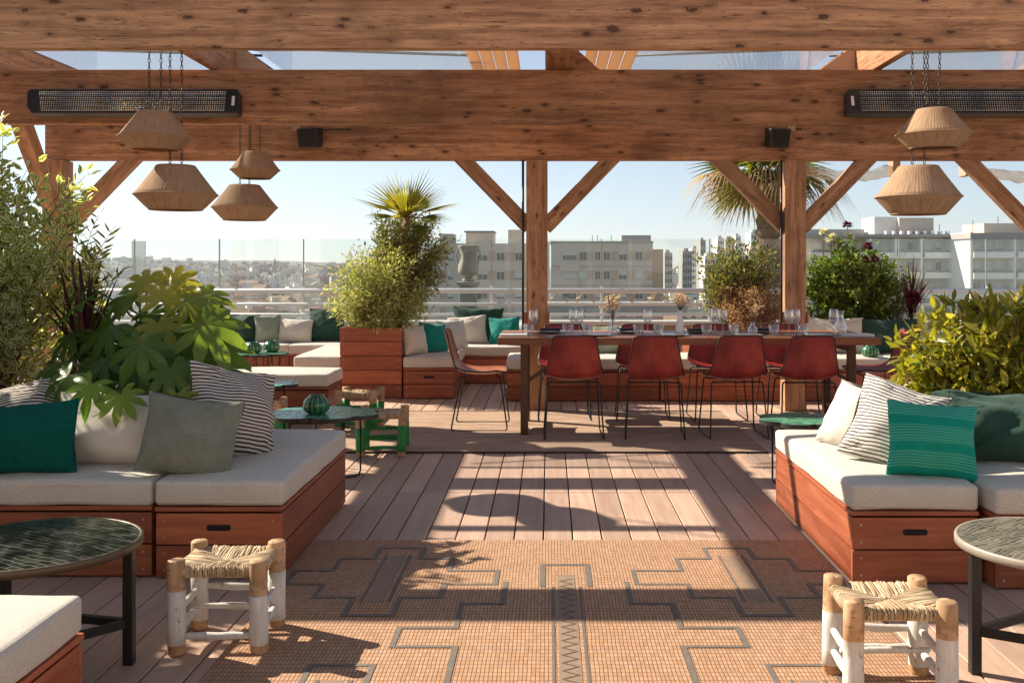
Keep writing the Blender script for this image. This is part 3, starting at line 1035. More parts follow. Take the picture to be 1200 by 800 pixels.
bench('red bench block with pale cushion under the beige pillow by the rose bush', 2.365, 4.2, 9.5, 10.15, cush=2)


# ------------------------------------------------------------------ planters
def planter(label, x0, x1, y0, y1, h, rows=5):
    T = thing('planter', label, 'planter', ((x0 + x1) / 2, (y0 + y1) / 2, 0))
    w, d = x1 - x0, y1 - y0
    m = MB(); th = .025; ph = h / rows
    for k in range(rows):
        z = ph * (k + .5)
        for s in (-1, 1):
            m.box((0, s * (d / 2 - th / 2), z), (w, th, ph - .005))
            m.box((s * (w / 2 - th / 2), 0, z), (th, d - 2 * th - .001, ph - .005))
            for x in (-w / 2 + .035, w / 2 - .035):
                for q in (-.25, .25):
                    if s < 0: m.add(*ngon_y(x, -d / 2 - .0012, z + q * ph, .006), None, 1)
    m.build('boards', [M['mahogany'], M['screw']], T, bevel=.003)
    m = MB(); m.box((0, 0, h / 2 - .02), (w - .06, d - .06, h - .04)); m.build('soil', M['soil'], T)
    return T
planter('tall square red planter of five wide boards', -2.025, -1.425, 9.68, 10.28, .69)
planter('long red planter hidden behind the pillows by the big-leaved plant', -3.6, -1.70, 4.72, 5.6, .52, 4)
planter('long red side planter added out of view under the shade shrubs', -4.05, -3.25, 2.6, 4.70, .52, 4)  # out-of-view planter added to carry the shade-casting shrubs
planter('red planter behind the emerald pillow holding the yellow-leaved shrub', 1.80, 3.5, 4.78, 5.6, .52, 4)
planter('red planter under the russet bush behind the dining table', 1.45, 2.45, 10.22, 10.85, .62, 4)
planter('red planter under the rose bush beside the pergola post', 2.55, 4.3, 10.22, 10.85, .62, 4)


# ------------------------------------------------------------------ pillows
def pillow(label, mat, loc, w, h, t, yaw=0., lean=-14., roll_=0., sag=.2, wr=.013, seed=0, n=22, group=None, name='pillow', slump=0.):
    m = MB()
    G = []
    for sd in (-1, 1):
        V = []; F = []; U = []
        for j in range(n + 1):
            for i in range(n + 1):
                u = -1 + 2 * i / n; v = -1 + 2 * j / n
                su = sin(u * pi / 2); sv = sin(v * pi / 2)
                x = w / 2 * su * (1 - .075 * (1 - sv * sv) ** 1.0)
                z = h / 2 * sv * (1 - .075 * (1 - su * su))
                k = max(0, (1 - su * su) * (1 - sv * sv)) ** .55
                y = sd * t * .66 * k * (1 - sag * sv)
                edge = min(1, k * 2)
                nn = noise.noise_vector(Vector((x * 7 + seed * 3.1, sd * 4, z * 7 + seed)))
                n2 = noise.noise_vector(Vector((x * 17 + seed * 1.7, sd * 9, z * 17)))
                y += (nn.y * wr * 1.6 + n2.y * wr * .5) * edge
                # creases that run to the corners
                cr = abs(su * sv) ** .7
                y += sd * wr * 1.1 * sin((abs(su) - abs(sv)) * 15 + seed + nn.x * 4) * cr * edge
                x += nn.x * wr * .7
                z += nn.z * wr * .7
                if slump: z -= slump * (su * su) * (.5 + .5 * sv) ; y += slump * .4 * nn.x
                V.append((x, y, z)); U.append((su * w / 2, sv * h / 2))
        for j in range(n):
            for i in range(n):
                f = [j * (n + 1) + i, j * (n + 1) + i + 1, (j + 1) * (n + 1) + i + 1, (j + 1) * (n + 1) + i]
                if sd > 0: f.reverse()
                F.append(f)
        uv = [[U[a] for a in f] for f in F]
        m.add(V, F, uv, 0, True)
    # the two halves meet along the seam
    o = m.build(name, M[mat], None, loc, (radians(lean), radians(roll_), radians(yaw)))
    bm = bmesh.new(); bm.from_mesh(o.data)
    bmesh.ops.remove_doubles(bm, verts=bm.verts, dist=.004)
    bm.to_mesh(o.data); bm.free()
    for p in o.data.polygons: p.use_smooth = True
    tag(o, label, 'pillow', group)
    return o


def on_seat(px, y, h, lean, roll_=0, zs=.405, t=.12):
    return ((px - 643) / 1170 * y, y, zs + h / 2 * cos(radians(lean)) * cos(radians(roll_)) - .004)

pillow('dark teal ribbed knit pillow on the shaded bench', 'teal_knit', on_seat(26, 4.28, .31, -14), .47, .315, .15, yaw=4, lean=-14, roll_=-4, seed=1)
pillow('large plain beige linen pillow under the big-leaved plant', 'linen_p', on_seat(136, 4.50, .33, -18), .575, .335, .19, yaw=-2, lean=-18, seed=2, sag=.35, wr=.016)
pillow('sage herringbone knit pillow leaning between beige and tall striped pillows', 'sage_knit', on_seat(223, 4.32, .335, -20, 4), .405, .345, .16, yaw=12, lean=-20, roll_=9, seed=3)
pillow('tall black and cream striped pillow standing beside the sage knit pillow', 'stripe', on_seat(272, 4.68, .415, -12, 0), .46, .44, .22, yaw=46, lean=-17, roll_=13, seed=4, sag=.35, wr=.018)
pillow('striped pillow fallen back under the variegated shrub behind the dark teal pillow', 'stripe', (-2.52, 4.62, .60), .48, .30, .15, yaw=6, lean=-34, roll_=-14, seed=5)
pillow('emerald zigzag knit pillow on the sunlit bench', 'teal_bright', on_seat(1092, 4.24, .315, -14, 2), .375, .32, .15, yaw=-6, lean=-14, roll_=4, seed=6)
pillow('black and white striped pillow leaning beside the emerald pillow', 'stripe_b', on_seat(1046, 4.50, .38, -24), .38, .40, .17, yaw=-34, lean=-24, roll_=14, seed=7, wr=.016)
pillow('plain white pillow at the end beside the striped one, seen edge-on', 'linen_p', on_seat(1006, 4.86, .32, -24), .38, .34, .17, yaw=-56, lean=-28, roll_=8, seed=8, wr=.016)
pillow('large crumpled dark green pillow behind the emerald pillow', 'dkgreen', on_seat(1186, 4.56, .33, -24), .70, .36, .22, yaw=-3, lean=-26, roll_=3, seed=9, wr=.034, sag=.4, slump=.03)
# benches along the railing
Y1 = 11.52
pillow('dark green slouched pillow, last of the row by the windscreen', 'dkgreen', on_seat(252, Y1 + .05, .30, -24), .34, .32, .16, lean=-26, yaw=12, seed=10, wr=.02)
pillow('dark green rumpled pillow against the pale sage pillow', 'dkgreen', on_seat(284, Y1 - .02, .33, -14), .40, .34, .17, lean=-16, yaw=-6, seed=11, wr=.022)
pillow('small sage green pillow between dark green and white pillows', 'sage', on_seat(314, Y1 - .08, .33, -12), .30, .33, .13, lean=-14, yaw=22, seed=12)
pillow('white pillow on the railing bench next to small sage one', 'linen_p', on_seat(346, Y1 - .06, .29, -14), .42, .29, .14, lean=-16, yaw=-4, roll_=2, seed=13)
pillow('dark green tall pillow with folded top beside the square planter', 'dkgreen', on_seat(383, Y1 + .02, .40, -12), .42, .40, .17, lean=-14, seed=14, wr=.02)
pillow('beige pillow leaning sideways on the square planter', 'linen_p', on_seat(486, 9.88, .31, -10), .30, .31, .14, yaw=52, lean=-14, roll_=4, seed=15)
pillow('teal pillow next to the beige one against the square planter', 'teal', on_seat(508, 10.12, .31, -12), .34, .32, .14, yaw=44, lean=-18, roll_=6, seed=16)
pillow('pale grey pillow mostly hidden behind the teal pillow at the planter', 'palegrey', on_seat(530, 10.45, .33, -14), .36, .33, .13, yaw=40, lean=-16, seed=17)
pillow('white pillow between pale grey and dark green pillows at the railing', 'linen_p', on_seat(548, 11.22, .33, -12), .44, .33, .14, yaw=6, lean=-14, roll_=-4, seed=18)
pillow('big dark green pillow standing behind white and teal ones', 'dkgreen', on_seat(560, 11.48, .41, -10), .58, .42, .15, lean=-10, roll_=2, seed=19, wr=.016)
pillow('teal square pillow at the end of the railing bench by the table', 'teal', on_seat(591, 11.14, .31, -12), .36, .32, .13, yaw=-8, lean=-14, roll_=-3, seed=20)
pillow('white pillow edge peeping out behind the teal square pillow', 'linen_p', on_seat(610, 11.36, .26, -12), .26, .27, .12, yaw=-20, lean=-14, seed=21)
pillow('dark green flat pillow behind the table beside the middle post', 'dkgreen', on_seat(662, 10.02, .30, -16), .36, .31, .15, lean=-22, roll_=-5, seed=22, wr=.02)
pillow('dark green pillow beside the round sage one behind the table', 'dkgreen', on_seat(690, 10.04, .29, -16), .26, .30, .12, lean=-18, seed=23)
pillow('sage green pillow behind the first dried flower vase', 'sage', on_seat(717, 9.98, .30, -16), .38, .30, .14, lean=-18, yaw=4, seed=24)
pillow('long beige pillow behind the carafe under the rose bush', 'linen_p', on_seat(978, 10.03, .37, -10), .60, .37, .15, lean=-12, seed=25)
pillow('long dark green pillow beside the long beige one under the rose bush', 'dkgreen', on_seat(1043, 10.03, .36, -10), .58, .36, .15, lean=-12, seed=26)
pillow('pale grey pillow half hidden behind the table end by the yellow-leaved shrub', 'palegrey', on_seat(1100, 10.0, .33, -12), .40, .33, .14, lean=-14, seed=27)


# ------------------------------------------------------------------ stools
def rush_seat(w, d, z):
    m = MB()
    def tri(cx, cy, ux, uy, L, Dp):
        # strands run from the rail (outside) to the diagonals
        n = int(L / .0062)
        for i in range(n):
            s = -L / 2 + L * (i + .5) / n
            q = Dp * (1 - abs(s) / (L / 2))      # reach towards the middle
            if q < .008: q = .008
            # outward direction o, along direction a
            a = Vector((ux, uy, 0)); o = Vector((uy, -ux, 0))
            base = Vector((cx, cy, 0)) + a * s + a * random.uniform(-.0012, .0012)
            sagz = lambda t: -.010 * (1 - (abs(s) / (L / 2)) ** 2) * t
            pts = [base + o * .004 + Vector((0, 0, z - .030)), base + o * .011 + Vector((0, 0, z - .012)), base + o * .004 + Vector((0, 0, z + .001)),
                   base - o * (q * .5) + Vector((0, 0, z + sagz(.5) + random.uniform(-.001, .002))), base - o * q + Vector((0, 0, z - .003 + sagz(1)))]
            m.tube([p_ + Vector((random.gauss(0, .0012), random.gauss(0, .0012), random.gauss(0, .0014))) for p_ in pts], random.uniform(.0028, .0042), 5, caps=False)
    tri(0, -d / 2, 1, 0, w, d / 2); tri(0, d / 2, -1, 0, w, d / 2)
    tri(w / 2, 0, 0, 1, d, w / 2); tri(-w / 2, 0, 0, -1, d, w / 2)
    m.box((0, 0, z - .024), (w - .006, d - .006, .026))
    return m


def stool(label, x, y, rz, paint, group=None, w=.274, d=.235, H=.318):
    T = thing('stool', label, 'stool', (x, y, 0), rz, group)
    R = random.Random(int(x * 1000) + 77)
    for sx in (-1, 1):
        for sy in (-1, 1):
            prof = []; pts = []; rr = []
            zs = [0, .004, .012, .040, .0405, .10, .16, .21, .2105, .26, H - .008, H - .002, H]
            m = MB()
            zt = .205 + R.uniform(-.012, .012)
            prof = []
            mats = []
            zl = [0, .003, .01, .038, .0385, .09, .15, zt, zt + .0005, .27, H - .005, H - .0012, H]
            rl = [.001, .026, .029, .030, .031, .0315, .0305, .0305, .0295, .030, .0295, .026, .001]
            rl = [r * (1 + R.uniform(-.03, .03)) for r in rl]
            prof = list(zip(rl, zl))
            mats = [0, 0, 0, 0, 1, 1, 1, 1, 0, 0, 0, 0]
            ph = R.uniform(0, 6)
            m.lathe(prof, 18, (0, 0, 0), mats=mats, rfun=lambda a, z: 1 + .03 * sin(2 * a + ph + z * 9) + .015 * sin(5 * a + z * 20))
            lean = (R.uniform(-.018, .018) - sy * .015, R.uniform(-.018, .018) + sx * .012, R.uniform(0, 6))
            m.build('leg', [M['stool_wood'], M[paint]], T, (sx * w / 2, sy * d / 2, 0), lean)
    def rung(a, b, r):
        m = MB()
        A, Bv = Vector(a), Vector(b)
        pts = []; rr = []
        for i in range(7):
            u = i / 6
            p = A.lerp(Bv, u) + Vector((0, 0, R.uniform(-.002, .002)))
            pts.append(p); rr.append(r * (.75 + .3 * sin(pi * u)) * (1 + R.uniform(-.05, .05)))
        m.tube(pts, rr, 10); m.build('rung', M[paint], T)
    for sy, zz in ((-1, (.062,)), (1, (.085, .155))):
        for z in zz: rung((-w / 2, sy * d / 2, z), (w / 2, sy * d / 2, z + R.uniform(-.006, .006)), .0125)
    for sx in (-1, 1):
        for z in (.075, .14): rung((sx * w / 2, -d / 2, z), (sx * w / 2, d / 2, z + .012), .0125)
    rung((-w / 2, 0.02, .115), (w / 2, .02, .12), .010)
    s = rush_seat(w + .002, d + .002, H - .026); s.build('rush_seat', M['straw'], T)
    return T

stool('white and bare wood stool with rush seat by the shaded bench corner', -1.107, 3.45, .02, 'paint_white')
stool('white and bare wood stool with rush seat by the olive tiled table', 1.032, 3.045, -.02, 'paint_white')
stool('green painted rush stool in front, beside the scalloped table with the vase', -1.14, 6.87, .05, 'paint_green')
stool('green painted rush stool behind the scalloped table with the vase', -1.50, 7.92, -.06, 'paint_green')
stool('green painted rush stool seen over the bench beside the striped pillow', -2.10, 7.30, .1, 'paint_green')


# ------------------------------------------------------------------ round tables
def round_table(label, x, y, R, z, tile, rim, legs):
    T = thing('round_table', label, 'table', (x, y, 0))
    m = MB(); m.disc(R - .012, z, 64)
    m.build('tiled_top', M[tile], T)
    m = MB(); m.lathe([(R - .012, z - .0005), (R - .010, z + .0015), (R - .002, z + .001), (R, z - .003), (R, z - .024), (R - .01, z - .026), (.02, z - .026)], 64)
    m.build('rim', M[rim], T)
    for a in legs:
        m = MB()
        ca, sa = cos(a), sin(a)
        m.box((.86 * R * ca, .86 * R * sa, (z - .027) / 2), (.032, .032, z - .027))
        m.build('leg', M['iron'], T, bevel=.002)
    for a, b in zip(legs, legs[1:] + legs[:1]):
        A = Vector((.86 * R * cos(a), .86 * R * sin(a), .135)); Bv = Vector((.86 * R * cos(b), .86 * R * sin(b), .135))
        m = MB()
        d = (Bv - A); L = d.length - .034
        Rm = Matrix.Rotation(atan2(d.y, d.x), 3, 'Z')
        m.box((A + Bv) / 2, (L, .022, .026), R=Rm)
        m.build('stretcher', M['iron'], T, bevel=.002)
    return T
round_table('black shard-tiled round table on square iron legs beside the white stool', -1.625, 3.17, .315, .42, 'black_tile', 'rim', [radians(18), radians(138), radians(258)])
round_table('olive shard-tiled round table with pale rim, by the white stool in sun', 1.62, 3.18, .305, .42, 'olive_tile', 'rim_grey', [radians(180), radians(300), radians(60)])


def lobed_table(label, x, y, sx, sy, z=.38, rz=0., lobes=7, ph=0.):
    T = thing('side_table', label, 'table', (x, y, 0), rz)
    N = 140
    poly = []
    for k in range(N):
        a = 2 * pi * k / N
        c = abs(cos((a + ph) * lobes / 2))
        r = .76 + .24 * c ** .5
        poly.append((sx / 2 * r * cos(a), sy / 2 * r * sin(a)))
    m = MB(); m.prism(poly, z - .026, z, sidemat=1)
    m.build('tiled_top', [M['green_tile'], M['edge_dark']], T)
    for a in (radians(205), radians(335), radians(90)):
        m = MB()
        c = Vector((.30 * sx * cos(a), .32 * sy * sin(a), 0))
        tdir = Vector((-sin(a), cos(a), 0)) * .085
        p1 = c - tdir; p2 = c + tdir
        out = Vector((cos(a), sin(a), 0)) * .03
        pts = [p1 + Vector((0, 0, z - .026)), p1 + Vector((0, 0, .02)), p1 + Vector((0, 0, .008)) + tdir * .12]
        for i in range(1, 8):
            u = i / 8
            pts.append(p1.lerp(p2, .06 + .88 * u) + out * sin(pi * u) + Vector((0, 0, .007)))
        pts += [p2 + Vector((0, 0, .008)) - tdir * .12, p2 + Vector((0, 0, .02)), p2 + Vector((0, 0, z - .026))]
        m.tube(pts, .0058, 7)
        m.build('leg_frame', M['iron'], T)
    return T
lobed_table('scalloped green tiled side table carrying the largest green vase', -1.41, 6.22, .74, .56, ph=.3)
lobed_table('scalloped green tiled side table beside the sunlit bench end', 1.53, 5.98, .56, .52, ph=.2)
lobed_table('scalloped green tiled side table in front of the middle bench', -2.27, 7.75, .66, .5, ph=.1)
lobed_table('scalloped green tiled side table with two vases by the railing bench', -3.02, 10.42, .62, .55, ph=.4)


def melon_vase(label, x, y, z, R, group=None):
    prof = [(.02, 0), (.55, .0), (.72, .06), (.92, .28), (1.0, .58), (.95, .88), (.80, 1.1), (.60, 1.24), (.50, 1.27), (.55, 1.33), (.58, 1.36), (.50, 1.36), (.44, 1.26), (.45, 1.0), (.02, .9)]
    m = MB()
    m.lathe([(r * R, q * R) for r, q in prof], 52, rfun=lambda a, zz: 1 - .055 * abs(sin(a * 6.5)) if .03 * R < zz < 1.22 * R else 1)
    o = m.build('vase', M['glaze'], None, (x, y, z))
    return tag(o, label, 'vase', group)
melon_vase('large ribbed green glazed vase on the scalloped table near the green stools', -1.435, 6.17, .381, .084)
melon_vase('ribbed green vase on the railing-side table, the darker one before the dark pillow', -3.06, 10.34, .381, .088)
melon_vase('ribbed green vase on the railing-side table, close to the sage pillow', -2.92, 10.52, .381, .088)
melon_vase('pale green vase on the bench seen past the dining table end', 3.10, 9.62, .41, .085)


# ------------------------------------------------------------------ dining table
def dining_table():
    x0, x1, y0, y1 = -.385, 2.50, 7.50, 8.36
    T = thing('dining_table', 'long wooden dining table on square iron legs, laid with glasses', 'table', ((x0 + x1) / 2, (y0 + y1) / 2, 0))
    w, d = x1 - x0, y1 - y0
    m = MB(); n = 5; pw = d / n
    for k in range(n): m.box((0, -d / 2 + pw * (k + .5), .7225), (w, pw - .003, .055))
    m.build('tabletop', M['table'], T, bevel=.005)
    for sx, off in ((-1, .20), (1, .20)):
        for sy in (-1, 1):
            m = MB(); m.box((sx * (w / 2 - off), sy * (d / 2 - .09), .3475), (.058, .058, .693)); m.build('leg', M['iron_brown'], T, bevel=.003)
        m = MB(); m.box((sx * (w / 2 - off), 0, .665), (.05, d - .242, .05)); m.build('rail', M['iron_brown'], T, bevel=.003)
        bar('brace', (sx * (w / 2 - off) - sx * .03, -d / 2 + .09, .42), (sx * (w / 2 - off) - sx * .30, -d / 2 + .09, .60), .03, .03, M['iron_brown'], T)
        m = MB(); m.box((sx * (w / 2 - off), 0, .16), (.035, d - .242, .035)); m.build('stretcher', M['iron_brown'], T, bevel=.003)
dining_table()


# ------------------------------------------------------------------ chairs
def chair_parts(T, leather, trim):
    prof = [(-.295, .778, .156), (-.292, .765, .158), (-.262, .64, .179), (-.238, .56, .196), (-.212, .50, .208), (-.180, .462, .214), (-.13, .442, .217), (-.05, .432, .215),
            (.05, .431, .212), (.13, .441, .208), (.175, .452, .204), (.20, .448, .200)]
    nU = 18
    V = []; F = []; U = []
    for j, (px, pz, hw) in enumerate(prof):
        for i in range(nU + 1):
            u = -1 + 2 * i / nU
            back = max(0, min(1, (pz - .46) / .1)) if j < 6 else 0
            lift = .035 * abs(u) ** 2.4 * (1 - back) * (1 if j < 10 else .5)
            fwd = .030 * abs(u) ** 2.2 * back
            x = px + fwd
            z = pz + lift
            hw2 = hw
            if j == 0: z -= .014 * abs(u) ** 10
            y = u * hw2
            V.append((x, y, z)); U.append((x + z, y))
    for j in range(len(prof) - 1):
        for i in range(nU):
            F.append((j * (nU + 1) + i, j * (nU + 1) + i + 1, (j + 1) * (nU + 1) + i + 1, (j + 1) * (nU + 1) + i))
    m = MB(); m.add(V, F, [[U[a] for a in f] for f in F], 0, True)
    o = m.build('leather_shell', M[leather], T)
    md = o.modifiers.new('smooth', 'SUBSURF'); md.levels = 1; md.render_levels = 1
    md = o.modifiers.new('thickness', 'SOLIDIFY'); md.thickness = .006; md.offset = 0
    loop = []
    J = len(prof)
    for j in range(J): loop.append(V[j * (nU + 1)])
    for i in range(1, nU + 1): loop.append(V[(J - 1) * (nU + 1) + i])
    for j in range(J - 2, -1, -1): loop.append(V[j * (nU + 1) + nU])
    for i in range(nU - 1, 0, -1): loop.append(V[i])
    m = MB(); m.tube(loop, .0062, 6, closed=True); m.build('edge_trim', M[trim], o)
    def rounded(pts, r, closed=False):
        P = [Vector(p) for p in pts]; out = []
        n = len(P)
        for i in range(n):
            if not closed and i in (0, n - 1): out.append(P[i]); continue
            a = (P[i - 1] - P[i]).normalized(); b = (P[(i + 1) % n] - P[i]).normalized()
            for k in range(5):
                t = k / 4
                out.append(P[i] + a * r * (1 - t) ** 2 + b * r * t ** 2)
        return out
    for s in (-1, 1):
        m = MB()
        pts = rounded([(-.13, s * .165, .425), (-.145, s * .192, .43), (-.225, s * .218, .011), (.215, s * .218, .011), (.155, s * .190, .432), (.13, s * .165, .425)], .03)
        m.tube(pts, .0062, 8)
        m.build('leg_frame', M['iron'], T)
    for x in (-.13, .13):
        m = MB(); m.tube([(x, -.17, .423), (x, .17, .423)], .006, 8); m.build('crossbar', M['iron'], T)
    return T


def make_chair(label, leather='leather', trim='trim'):
    return chair_parts(thing('dining_chair', label, 'chair', (0, 0, 0)), leather, trim)

near = [(.185, 7.58, 'oxblood leather chair on the open side, at the table end by the middle post'),
        (.80, 7.57, 'oxblood leather chair on the open side, between the two dried flower vases'),
        (1.40, 7.60, 'oxblood leather chair on the open side, just in front of the russet bush'),
        (1.935, 7.56, 'oxblood leather chair on the open side, in front of the carafe end of the table')]
c0 = make_chair(near[0][2])
c0['group'] = 'leather chairs around the dining table'
c0.location = (near[0][0], near[0][1], 0); c0.rotation_euler = (0, 0, pi / 2 + .02)
for (x, y, lb), a in zip(near[1:], (-.07, .045, -.03)):
    dup(c0, None, (x, y, 0), pi / 2 + a, lb)
far = [(.13, 8.45, 'leather chair across the table, hidden behind the chair by the middle post'),
       (.79, 8.45, 'dark leather chair across the table, seen between the first two chair backs'),
       (1.42, 8.45, 'dark leather chair across the table, seen between the second and third chair backs'),
       (2.02, 8.45, 'dark leather chair across the table, seen past the carafe-end chair back')]
for (x, y, lb), a in zip(far, (.02, -.04, .03, .01)):
    dup(c0, None, (x, y, 0), -pi / 2 + a, lb)
dup(c0, None, (2.62, 8.02, 0), pi + .03, 'dark leather chair at the table end half hidden by the yellow-leaved shrub')
ce = make_chair('tan leather chair in full profile at the table end beside the planter', 'leather_tan', 'trim')
ce['group'] = 'leather chairs around the dining table'
ce.location = (-.535, 7.97, 0); ce.rotation_euler = (0, 0, .0)


# ------------------------------------------------------------------ tableware
def wine_glass_mb():
    m = MB()
    m.lathe([(.0335, 0), (.034, .002), (.012, .005), (.0042, .012), (.0038, .075), (.008, .082), (.026, .10), (.036, .125), (.0375, .15), (.033, .185), (.030, .20),
             (.0288, .20), (.0315, .185), (.036, .15), (.0345, .126), (.024, .102), (.001, .088)], 22)
    return m


def tumbler_mb():
    m = MB()
    m.lathe([(.001, 0), (.030, 0), (.033, .004), (.040, .088), (.0385, .088), (.032, .012), (.001, .010)], 22)
    return m

zt = .7505
def P(px, y): return ((px - 643) / 1170 * y, y, zt)
GG = 'clear glasses laid on the dining table'
wg = [(625, 7.80), (672, 7.95), (679, 7.86), (759, 7.85), (838, 7.98), (847, 7.90), (924.5, 7.80), (932.5, 7.86), (977, 7.88)]
g0 = None
for i, (px, y) in enumerate(wg):
    if g0 is None:
        g0 = wine_glass_mb().build('wine_glass', M['clear'], None, P(px, y)); o = g0
        tag(o, 'clear stemmed wine glass standing on the laid dining table', 'glass', 'wine glasses on the dining table')
    else:
        o = dup(g0, None, P(px, y))
t0 = None
for i, (px, y) in enumerate([(619, 7.72), (665, 7.72), (688, 7.70), (748, 7.72), (772, 7.70), (828, 7.72), (860, 7.70), (907, 7.72), (941, 7.70)]):
    if t0 is None:
        t0 = tumbler_mb().build('tumbler', M['clear'], None, P(px, y)); o = t0
        tag(o, 'clear water tumbler standing on the laid dining table', 'glass', 'water tumblers on the dining table')
    else:
        o = dup(t0, None, P(px, y))

def place_setting(px, y, k):
    T = thing('plate', 'white plate at a place laid on the dining table', 'plate', P(px, y), 0, 'plates on the dining table')
    m = MB(); m.lathe([(.001, .004), (.075, .004), (.088, .008), (.125, .016), (.126, .018), (.088, .011), (.07, .007), (.001, .007)], 32)
    m.build('dish', M['china'], T)
    n = MB()
    n.rbox((0, 0, .024), (.16, .09, .022), .009, bulge=.008, noise_amp=.007, seed=k)
    o = n.build('napkin', M['napkin'], None, P(px, y), (0, 0, random.uniform(-.4, .4)))
    tag(o, 'dark folded napkin lying on a white plate on the dining table', 'napkin', 'napkins on the dining table')
for k, (px, y) in enumerate([(645, 8.05), (738, 8.05), (818, 8.05), (896, 8.05), (700, 7.70), (790, 7.70), (876, 7.70), (958, 7.70)]):
    if k < 4: place_setting(px, y, k)
    else:
        T = thing('plate', 'white plate at a place laid on the dining table', 'plate', P(px, y), 0, 'plates on the dining table')
        m = MB(); m.lathe([(.001, .004), (.075, .004), (.088, .008), (.115, .014), (.116, .016), (.088, .011), (.07, .007), (.001, .007)], 32); m.build('dish', M['china'], T)
m = MB()
for k in range(3): m.box((random.uniform(-.006, .006), random.uniform(-.005, .005), .003 + k * .0062), (.21, .15, .0055), R=Matrix.Rotation(random.uniform(-.06, .06), 3, 'Z'))
tag(m.build('menu_card', M['paper'], None, P(602, 7.68)), 'white folded menu cards at the table end by the tan chair', 'menu')
m = MB()
for k in range(2): m.box((0, 0, .004 + k * .0082), (.24, .16, .007), R=Matrix.Rotation(.05 * k, 3, 'Z'))
tag(m.build('menu_card', M['paper'], None, P(1003, 7.72)), 'white menu cards on the table end beyond the carafe', 'menu')
m = MB(); m.lathe([(.001, 0), (.045, 0), (.05, .01), (.052, .06), (.030, .11), (.020, .15), (.026, .19), (.0245, .19), (.018, .15), (.028, .11), (.049, .06), (.001, .012)], 24)
tag(m.build('carafe', M['clear'], None, P(985, 7.80)), 'clear glass carafe standing in front of the long beige pillow', 'carafe')


def flower_vase(label, px, y, H, col, fh, tall):
    T = thing('flower_vase', label, 'vase', P(px, y))
    m = MB()
    m.lathe([(.001, 0), (.034, 0), (.037, .01), (.037, .05), (.020, H * .7), (.015, H * .85), (.019, H), (.0175, H), (.0135, H * .85), (.0185, H * .7), (.034, .05), (.001, .012)], 22)
    m.build('bottle', M['clear'] if not tall else M['china'], T)
    st = MB(); fl = MB()
    for k in range(16):
        a = random.random() * 6.28; sp = random.uniform(.01, .075)
        top = Vector((cos(a) * sp, sin(a) * sp, H + fh * random.uniform(.5, 1)))
        st.tube([(0, 0, .03), (cos(a) * .006, sin(a) * .006, H), top * .6 + Vector((0, 0, H * .35)), top], .0016, 5)
        for q in range(9):
            p = top + Vector((random.gauss(0, .012), random.gauss(0, .012), random.uniform(-.05, .02)))
            leaf(fl, p, Vector((random.gauss(0, 1), random.gauss(0, 1), random.gauss(.4, 1))), .022, .014, random.random(), rows=1)
    st.build('dry_stems', M['twig'], T)
    fl.build('dry_flowers', M['petal'], T)


# ------------------------------------------------------------------ leaves
def leaf(mb, base, d, L, W, tint, n=None, rows=2, bend=.25, fold=.25):
    d = Vector(d)
    if d.length < 1e-6: d = Vector((0, 0, 1))
    d.normalize()
    if n is None:
        n = Vector((random.gauss(0, 1), random.gauss(0, 1), random.gauss(.6, 1)))
    n = Vector(n)
    s = d.cross(n)
    if s.length < 1e-4: s = d.orthogonal()
    s.normalize(); n = s.cross(d)
    b = Vector(base)
    tu = min(.999, max(.001, tint))
    if rows == 1:
        mid = b + d * L * .45 - n * bend * L * .12
        tip = b + d * L - n * bend * L * .45
        l = mid - s * W * .5 + n * fold * W * .3; r = mid + s * W * .5 + n * fold * W * .3
        mb.add([b, l, tip, r], [(0, 2, 1), (0, 3, 2)], [[(tu, .5), (tu, .5), (tu, 0)], [(tu, .5), (tu, 1), (tu, .5)]], 0, False)
        return
    ts = (0, .22, .5, .78, 1) if rows >= 3 else (0, .3, .68, 1)
    ws = (.06, .72, 1., .62, 0) if rows >= 3 else (.05, .95, .75, 0)
    V = []
    for t, w in zip(ts, ws):
        c = b + d * L * t - n * bend * L * t * t * .6
        V += [c - s * W * .5 * w + n * fold * W * .5 * w, c, c + s * W * .5 * w + n * fold * W * .5 * w]
    F = []; U = []
    for i in range(len(ts) - 1):
        for k in (0, 1):
            F.append((i * 3 + k, i * 3 + k + 1, i * 3 + 4 + k, i * 3 + 3 + k))
            u = [(tu, k * .5), (tu, k * .5 + .5), (tu, k * .5 + .5), (tu, k * .5)]
            U.append(u)
    mb.add(V, F, U, 0, True)

flower_vase('glass bottle vase of pink dried flowers between first two chair backs', 718, 7.84, .13, 0, .17, False)
flower_vase('white bottle vase with dried pink stems in front of the view gap', 797, 7.84, .19, 0, .13, True)
flower_vase('small bottle vase with dried flowers in front of the russet bush', 882, 7.84, .10, 0, .17, False)


